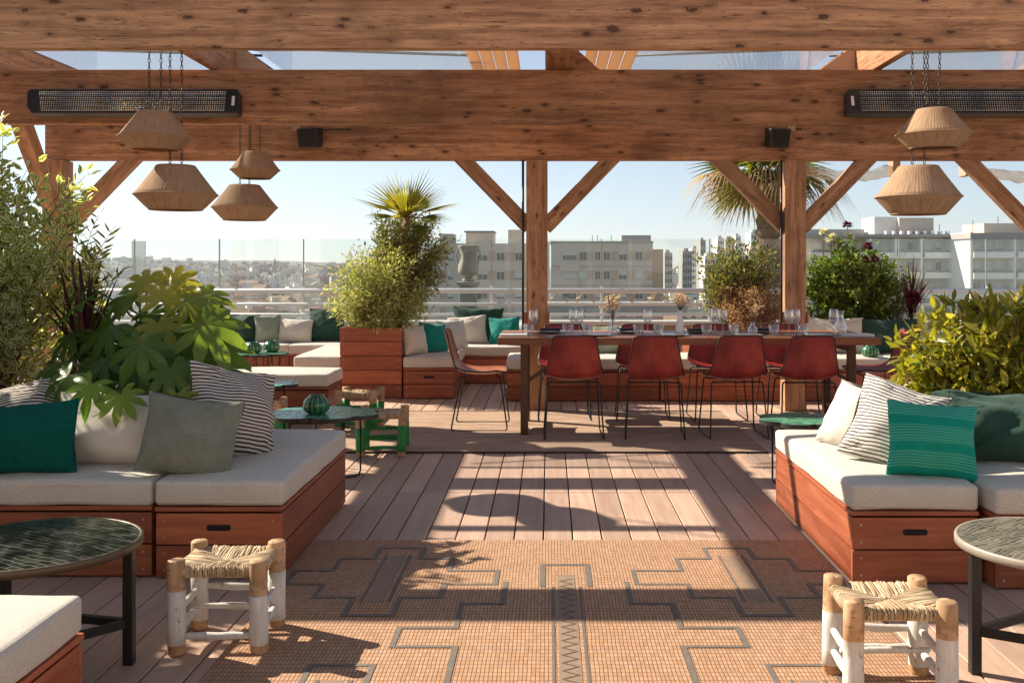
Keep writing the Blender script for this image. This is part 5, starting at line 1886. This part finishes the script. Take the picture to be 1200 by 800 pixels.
def block_mid():
    Y = 160.; k = Y / 1170
    X = lambda px: (px - 643) * k
    Z = lambda py: 1.3 + (310 - py) * k
    T = thing('apartment_block', 'wide grey-beige apartment block with two visible window rows behind the middle post', 'building', (X(645), Y, CITY))
    off = Vector((X(645), Y, CITY))
    def bx(name, x0, x1, z0, z1, y0, y1, mat, bev=0):
        m = MB(); m.box(((x0 + x1) / 2 - off.x, (y0 + y1) / 2 - off.y, (z0 + z1) / 2 - off.z), (x1 - x0, y1 - y0, z1 - z0)); return m.build(name, mat, T, bevel=bev)
    bx('wall', X(646), X(765), CITY, Z(284), Y, Y + 14, F_['grey'])
    bx('wall', X(500), X(627), CITY, Z(285), Y + 2, Y + 14, F_['grey'])
    bx('wall', X(766), X(778), CITY, Z(292), Y + 1, Y + 13, F_['tan'])
    bx('parapet', X(645) , X(765.5), Z(285), Z(282.5), Y - .2, Y + 14.2, F_['flat'])
    bx('sunlit_edge_strip', X(628), X(644), CITY, Z(283), Y + .5, Y + 12, F_['white'])  # strip between the blocks, coloured white for their sunlit edge
    bx('penthouse', X(730), X(765), Z(282), Z(275), Y + 3, Y + 9, F_['flat'])
    bx('penthouse', X(543), X(576), Z(285), Z(271), Y + 5, Y + 12, F_['cream'])
    bx('roof_lid', X(541), X(577), Z(271), Z(269.4), Y + 4.6, Y + 12.4, M['balc'])
    bx('penthouse', X(594), X(610), Z(285), Z(268), Y + 5, Y + 11, F_['cream'])
    bx('penthouse', X(512), X(528), Z(285), Z(273), Y + 4, Y + 10, F_['flat'])
    for px in (696, 702.5, 719):
        m = MB(); m.tube([(X(px) - off.x, 6, Z(284) - off.z), (X(px) - off.x, 6, Z(274) - off.z)], .05, 5); m.build('antenna', M['iron'], T)
    for fl, py in enumerate((300, 322.5, 345, 367)):
        z = Z(py) - CITY
        for (x0, x1) in ((659, 676), (678.5, 688), (697, 704), (707, 715), (725, 735), (744, 753.5)):
            bl = {(0, 0): .4, (1, 0): .95, (1, 1): .95, (1, 5): .95, (1, 4): .5, (2, 2): .9, (2, 4): .9}.get((fl, [659, 678.5, 697, 707, 725, 744].index(x0)), random.choice((0, 0, .3)))
            window(T, (X(x0) + X(x1)) / 2 - off.x, z, X(x1) - X(x0) - .16, 1.25, 0., bl, 4 if x0 == 659 else 2)
        for (x0, x1) in ((523, 530), (558, 571), (581, 591), (603, 612)):
            window(T, (X(x0) + X(x1)) / 2 - off.x, z - .1, X(x1) - X(x0) - .16, 1.2, 2., random.choice((0, .3, .8)), 2)
        for (x0, x1) in ((689.5, 695), (736.5, 742.5), (755.5, 764), (716.5, 723.5)):
            m = MB(); m.box(((X(x0) + X(x1)) / 2 - off.x, -.03, z), (X(x1) - X(x0), .05, 1.5)); m.build('panel', F_['tan'], T)
        for (x0, x1) in ((572, 580), (592, 602), (514, 521)):
            m = MB(); m.box(((X(x0) + X(x1)) / 2 - off.x, 1.97, z), (X(x1) - X(x0), .05, 1.5)); m.build('panel', F_['tan'], T)
        m = MB(); m.box(((X(646) + X(765)) / 2 - off.x, -.05, z - 1.65), (X(765) - X(646), .12, .12)); m.build('string_course', F_['flat'], T)
    m = MB(); m.box((X(667) - off.x, -.6, Z(317) - off.z), (X(678) - X(656), 1.2, .14)); m.box((X(667) - off.x, -1.15, Z(313) - off.z), (X(678) - X(656), .1, .95)); m.build('balcony', F_['grey'], T)
block_mid()


def block_white():
    Y1_, Y2_ = 150., 143.
    k1, k2 = Y1_ / 1170, Y2_ / 1170
    X1 = lambda px: (px - 643) * k1
    X2 = lambda px: (px - 643) * k2
    Z1 = lambda py: 1.3 + (310 - py) * k1
    off = Vector((X1(1100), Y1_, CITY))
    T = thing('white_apartment_block', 'white stepped apartment block with rows of recessed balconies', 'building', off)
    def bx(name, x0, x1, z0, z1, y0, y1, mat):
        m = MB(); m.box(((x0 + x1) / 2 - off.x, (y0 + y1) / 2 - off.y, (z0 + z1) / 2 - off.z), (x1 - x0, y1 - y0, z1 - z0)); return m.build(name, mat, T)
    xa, xb = X1(940), X1(1116)
    xc, xd = X2(1137), X2(1230)
    bx('wall', xa, xb, CITY, Z1(276), Y1_ + 1.8, Y1_ + 16, F_['cream'])
    bx('wall', xc + .4, xd, CITY, Z1(275), Y2_ + 1.8, Y1_ + 16, F_['cream'])
    bx('side_wall', xc, xc + .35, CITY, Z1(274), Y2_, Y1_ + 16, F_['white'])
    bx('roof_slab', xa - .5, xc - .05, Z1(278), Z1(274.5), Y1_ - .6, Y1_ + 16.5, F_['flat'])
    bx('roof_slab', xc - .3, xd, Z1(278) - .4, Z1(274.8), Y2_ - .8, Y1_ + 16.6, F_['flat'])
    bx('penthouse', X1(1032), X1(1059), Z1(275), Z1(253), Y1_ + 3, Y1_ + 9, F_['white'])
    bx('penthouse', X1(1059.2), X1(1100), Z1(275), Z1(254.5), Y1_ + 2, Y1_ + 10, F_['cream'])
    bx('penthouse', X1(1160), X1(1215), Z1(275), Z1(261), Y1_ + 2, Y1_ + 10, F_['cream'])
    bx('penthouse', X1(955), X1(1028), Z1(275), Z1(267), Y1_ + 6, Y1_ + 12, F_['flat'])
    for px_ in (1062, 1075, 1090, 1110, 1150, 1172, 1180):
        m = MB(); m.tube([(X1(px_) - off.x, 3, Z1(276) - off.z), (X1(px_) - off.x, 3, Z1(random.uniform(246, 262)) - off.z)], .05, 5); m.build('antenna', M['iron'], T)
    for q in range(9):
        bx('vent_box', X1(1040 + q * 9), X1(1043 + q * 9), Z1(275), Z1(270.5), Y1_ + .6, Y1_ + 1.4, F_['white'])
    for fl in range(5):
        zf = Z1(278) - 3.0 * (fl + 1)
        if fl: 
            bx('floor_slab', xa, xb + .9, zf + 2.84, zf + 3.0, Y1_ - .3, Y1_ + 1.75, F_['white'])
            bx('floor_slab', xc + .4, xd, zf + 2.84, zf + 3.0, Y2_ - .4, Y2_ + 1.75, F_['white'])
        for (p0, p1) in ((948, 988), (992, 1018), (1023, 1048), (1052, 1078), (1083, 1114)):
            bx('balcony', X1(p0), X1(p1), zf + .0, zf + .72, Y1_ - .30, Y1_ - .12, F_['white'])
            bx('planting_trough', X1(p0) + .3, X1(p1) - .3, zf + .74, zf + 1.05, Y1_ - .28, Y1_ - .14, M['balc'])
            bx('divider', X1(p1) + .05, X1(p1) + .35, zf, zf + 2.8, Y1_ - .2, Y1_ + 1.75, F_['white'])
            cx = (X1(p0) + X1(p1)) / 2 - off.x
            window(T, cx - .8, zf + 1.25 - CITY, 1.1, 2.0, 1.8, random.choice((0, 0, .5, .9)), 2)
            window(T, cx + .8, zf + 1.25 - CITY, .8, 2.0, 1.8, random.choice((0, .9, .4)), 1)
        for (p0, p1) in ((1140, 1187), (1192, 1230)):
            bx('balcony', X2(p0), X2(p1), zf, zf + .72, Y2_ - .4, Y2_ - .22, F_['white'])
            bx('planting_trough', X2(p0) + .3, X2(p1) - .3, zf + .74, zf + 1.05, Y2_ - .38, Y2_ - .24, M['balc'])
            for q in (-1.6, 0, 1.6):
                window(T, (X2(p0) + X2(p1)) / 2 - off.x + q, zf + 1.25 - CITY, 1.1, 2.0, Y2_ - Y1_ + 1.8, random.choice((0, 0, .5, .95)), 2)
            bx('divider', X2(p1) + .05, X2(p1) + .3, zf, zf + 2.8, Y2_ - .3, Y2_ + 1.75, F_['white'])
block_white()


def tower(label, px0, px1, ptop, Y, mat, cols=4, group=None, depth=14):
    k = Y / 1170
    x0, x1 = (px0 - 643) * k, (px1 - 643) * k
    zt_ = 1.3 + (310 - ptop) * k
    g = CITY + hill_h((x0 + x1) / 2, Y) - 1
    T = thing('apartment_tower', label, 'building', ((x0 + x1) / 2, Y, g), 0, group)
    m = MB(); m.box((0, depth / 2, (zt_ - g) / 2), (x1 - x0, depth, zt_ - g)); m.build('wall', F_[mat], T)
    m = MB(); m.box((0, depth / 2, zt_ - g + .6), ((x1 - x0) * .5, depth * .5, 1.2)); m.build('roof_box', F_['flat'], T)
    w = (x1 - x0) / cols
    wm = MB()
    z = zt_ - g - 2.2
    n = 0
    while z > 3 and n < 9:
        for c in range(cols):
            wm.box((-(x1 - x0) / 2 + w * (c + .5), -.06, z), (w * .55, .1, 1.5))
        z -= 3.2; n += 1
    wm.build('window_grid', M['win'], T)
    return T
tower('small dark glass office block seen past the tan-ended apartment block', 779, 788, 296, 420, 'flat', 3)
tower('dark green-grey office block just before the thin tower', 800, 811, 294, 430, 'flat', 4)
tower('thin tall green-grey tower on the skyline above the olive bush', 821, 827, 281.5, 460, 'flat', 2)
tower('white housing block standing beside the thin tower', 811, 821, 291, 520, 'white', 3)
tower('white housing block over the olive bush, the taller of the paired blocks', 841, 849, 279, 480, 'white', 3)
tower('pale housing block over the olive bush, the lower of the paired blocks', 850, 861, 279.5, 500, 'cream', 3)
tower('slim pale housing block behind the paired blocks', 862, 868, 276, 560, 'white', 2)
tower('white housing block seen right beside the shaggy palm trunk', 880, 894, 272, 470, 'white', 4)
tower('long pale housing block behind the thin tower base', 826, 841, 300, 380, 'white', 5)


# low town between: each house a thing of its own, a few meshes shared
def house_mesh(i):
    R = random.Random(100 + i)
    m = MB()
    w, d, h = R.uniform(8, 16), R.uniform(7, 10), R.uniform(4.5, 9.5)
    m.box((0, 0, h / 2), (w, d, h))
    if i % 3 == 0:
        o = .5
        V = [(-w / 2 - o, -d / 2 - o, h), (w / 2 + o, -d / 2 - o, h), (w / 2 + o, d / 2 + o, h), (-w / 2 - o, d / 2 + o, h), (-w / 2 - o, 0, h + 2.4), (w / 2 + o, 0, h + 2.4)]
        m.add(V, [(0, 1, 5, 4), (2, 3, 4, 5), (0, 4, 3), (1, 2, 5), (3, 2, 1, 0)], None, 1)
    else:
        m.box((0, -d / 2 + .1, h + .35), (w, .2, .7)); m.box((0, d / 2 - .1, h + .35), (w, .2, .7))
        m.box((-w / 2 + .1, 0, h + .35), (.2, d - .4, .7)); m.box((w / 2 - .1, 0, h + .35), (.2, d - .4, .7))
        m.box((R.uniform(-.2, .2) * w, 1, h + 1.2), (3.5, 3, 2.4))
        m.box((0, 0, h + .03), (w - .45, d - .45, .06), mat=1)
    z = 1.8
    while z < h - 1:
        n = int(w / 3)
        for k in range(n):
            if R.random() < .85: m.box((-w / 2 + w * (k + .5) / n, -d / 2 - .03, z), (1.2, .1, 1.4), mat=2)
        z += 3.1
    return m
walls = ['white', 'cream', 'ochre', 'white', 'pink', 'cream', 'grey', 'white', 'cream']
roofs = ['roof', 'flat', 'flat', 'roof', 'flat', 'flat', 'roof', 'flat', 'flat']
HM = []
for i in range(9):
    o = house_mesh(i).build('town_house', [F_[walls[i]], F_[roofs[i]], M['win']])
    tag(o, 'small pale house of the low town far beyond the railing', 'house', 'houses of the far town')
    HM.append(o)
R = random.Random(5)
cnt = 0
used = set()
placed = []
def put(x, y, cnt):
    z = CITY + hill_h(x, y) - .6
    src = HM[R.randrange(9)]
    if src not in used:
        used.add(src); o = src
    else:
        o = src.copy(); COL.objects.link(o)
    o.location = (x, y, z); o.rotation_euler = (0, 0, R.uniform(-.5, .5) + R.choice((0, 0, pi / 2)))
    placed.append((x, y))
tries = 0
while cnt < 285 and tries < 9000:
    tries += 1
    y = 240 + 1500 * R.random() ** 1.4
    px = R.choice((R.uniform(140, 420), R.uniform(140, 420), R.uniform(140, 420), R.uniform(775, 845)))
    x = (px - 643) / 1170 * y
    if any((x - a) ** 2 + (y - b) ** 2 < (13 + y * .006) ** 2 for a, b in placed): continue
    put(x, y, cnt); cnt += 1

# trees on the hillside and between the houses
def far_wood():
    m = MB(); R = random.Random(9)
    for i in range(1900):
        y = 300 + 1600 * R.random()
        px = R.uniform(110, 520) if R.random() < .8 else R.uniform(770, 960)
        x = (px - 643) / 1170 * y
        z = CITY + hill_h(x, y)
        s = R.uniform(1.6, 3.6)
        n = 9
        for k in range(n):
            a = R.random() * 6.28; q = R.random()
            c = Vector((x + cos(a) * s * .7 * q, y + sin(a) * s * .7 * q, z + s * R.uniform(.2, 1.3)))
            d = Vector((R.gauss(0, 1), R.gauss(0, 1), R.gauss(0, 1)))
            random.seed(i * 31 + k)
            leaf(m, c, d, s * 1.0, s * .8, R.random(), rows=1)
    tag(m.build('hillside_wood', M['lf_far']), kind='stuff')
far_wood()


def cypress(label, px, pt, pb, y, w):
    k = y / 1170; x = (px - 643) * k
    zt_, zb = 1.3 + (310 - pt) * k, CITY + hill_h(x, y)
    T = thing('cypress_tree', label, 'tree', (x, y, zb))
    H = zt_ - zb; R_ = random.Random(int(px))
    m = MB(); st = random.getstate(); random.seed(3)
    for i in range(900):
        t = R_.random(); a = R_.random() * 6.28
        r = w * (1 - t) ** .7 * min(1, t * 6 + .3) * R_.uniform(.5, 1.05)
        leaf(m, (cos(a) * r, sin(a) * r, H * (.05 + .93 * t)), (cos(a) * .4, sin(a) * .4, 1), H * .05, H * .02, R_.random(), rows=1)
    random.setstate(st)
    m.build('crown', M['lf_far'], T)
    m = MB(); m.tube([(0, 0, -.5), (0, 0, H * .3)], [.4, .25], 8); m.build('trunk', M['bark'], T)
cypress('dark pointed cypress rising alone above the far town skyline', 322, 303, 320, 1450, 3.4)


# stone urn on the neighbouring parapet
def urn():
    y = 15.5; k = y / 1170
    T = thing('stone_urn', 'weathered stone urn on a pedestal behind the windscreen', 'urn', ((549 - 643) * k, y, -.3))
    z0 = 1.3 + (310 - 330) * k + .3
    m = MB()
    m.box((0, 0, (z0 - .06) / 2), (.26, .26, z0 - .06)); m.box((0, 0, z0 - .03), (.34, .34, .06)); m.box((0, 0, z0 - .35), (.32, .32, .05))
    m.build('pedestal', M['stone'], T, bevel=.012)
    m = MB()
    s = .60
    prof = [(.10, 0), (.17, .02), (.15, .06), (.09, .10), (.10, .13), (.24, .19), (.27, .28), (.26, .42), (.22, .55), (.20, .68), (.24, .84), (.27, .90), (.28, .93), (.24, .94), (.20, .90), (.05, .80)]
    m.lathe([(r * s, z * s) for r, z in prof], 28, (0, 0, z0), rfun=lambda a, z: 1 + .03 * sin(8 * a))
    m.build('bowl', M['stone'], T)
    for sx in (-1, 1):
        m = MB(); pts = []
        for i in range(9):
            t = i / 8
            pts.append((sx * (.14 + .045 * sin(pi * t)) , 0, z0 + s * (.45 + .45 * t)))
        m.tube(pts, .014, 8); m.build('handle', M['stone'], T)
urn()
m = MB(); m.box((-1.2, 15.6, -.5), (5, 1.0, .4)); tag(m.build('neighbour_ledge', M['stone']), kind='structure')


# picnic tables on the lower terrace behind the railing
def trestle(label, px, y=34.):
    k = y / 1170
    T = thing('picnic_table', label, 'table', ((px - 643) * k, y, 1.3 + (310 - 354.5) * k), 0, 'picnic tables on the lower terrace')
    s = .64 / .72
    m = MB(); m.box((0, 0, .34), (.34, 1.2, .04)); m.build('tabletop', M['slat'], T)
    for q in (-1, 1):
        m = MB(); m.box((q * .24, 0, .15), (.13, 1.2, .03)); m.build('seat', M['slat'], T)
        for yy in (-.4, .4):
            bar('leg', (q * .10, yy, .32), (q * .30, yy, .0), .05, .04, M['slat'], T)
t0z = 1.3 + (310 - 354.5) * 34 / 1170
for px, lb in ((655, 'wooden picnic table on the lower terrace, just beside the middle post'), (686, 'wooden picnic table on the lower terrace, second from the middle post'),
               (731, 'wooden picnic table on the lower terrace, behind the first dried flower vase'), (771, 'wooden picnic table on the lower terrace, farthest from the middle post')):
    trestle(lb, px)
m = MB(); m.box((2.0, 34.2, t0z - .21), (5.2, 2.2, .40)); tag(m.build('lower_terrace', F_['flat']), kind='structure')


M['bounce_wall'] = plain('sand_render', (.70, .64, .57), .85, var=.08, vs=3, bump=.1)
# house front added behind the viewer to bounce sunlight into the shade
def house():
    T = thing('bounce_house', 'pale rendered house front with glazed doors, added behind the viewer to bounce light', 'house', (0, -2.4, 0))
    m = MB()
    for x0, x1, z0, z1 in ((-8, -2.2, 0, 3.6), (2.2, 8, 0, 3.6), (-2.2, 2.2, 2.4, 3.6)):
        m.box(((x0 + x1) / 2, -.15, (z0 + z1) / 2), (x1 - x0, .3, z1 - z0))
    m.build('wall', M['bounce_wall'], T)
    for k in range(4):
        x = -1.65 + 1.1 * k
        f = MB()
        for s_ in (-1, 1): f.box((x + s_ * .52, -.15, 1.2), (.06, .06, 2.39))
        for z in (.05, 2.35): f.box((x, -.15, z), (.98, .06, .09))
        d = f.build('door', M['white_metal'], T)
        g = MB(); g.box((x, -.15, 1.2), (.98, .01, 2.2)); g.build('pane', M['clear'], d)
    m = MB(); m.box((0, -2.5, 1.8), (15.4, .2, 3.6)); m.build('inner_wall', M['bounce_wall'], T)
house()

hz = bpy.data.materials.new('air'); hz.use_nodes = True
t_ = hz.node_tree; t_.nodes.clear()
o_ = t_.nodes.new('ShaderNodeOutputMaterial'); v_ = t_.nodes.new('ShaderNodeVolumePrincipled')
v_.inputs['Color'].default_value = (.80, .88, 1, 1); v_.inputs['Density'].default_value = .00015; v_.inputs['Anisotropy'].default_value = .3
t_.links.new(v_.outputs[0], o_.inputs['Volume'])
m = MB(); m.box((0, 1500, 25), (6400, 3800, 110)); tag(m.build('haze', hz), kind='stuff')


# unseen slatted screen added to shade the near side of the terrace
def screen():
    T = thing('shade_screen', 'brown slatted screen added out of view to shade the terrace side, behind the side planter', 'shade screen', (-4.22, 3.6, 0))
    m = MB()
    for k in range(19): m.box((0, 0, .08 + .125 * k), (.022, 3.6, .117))
    m.build('slats', M['mahogany'], T, bevel=.002)
    for y in (-1.8, -.6, .6, 1.8):
        p = MB(); p.box((-.05, y, 1.2), (.07, .07, 2.4)); p.build('post', M['post'], T, bevel=.004)
screen()
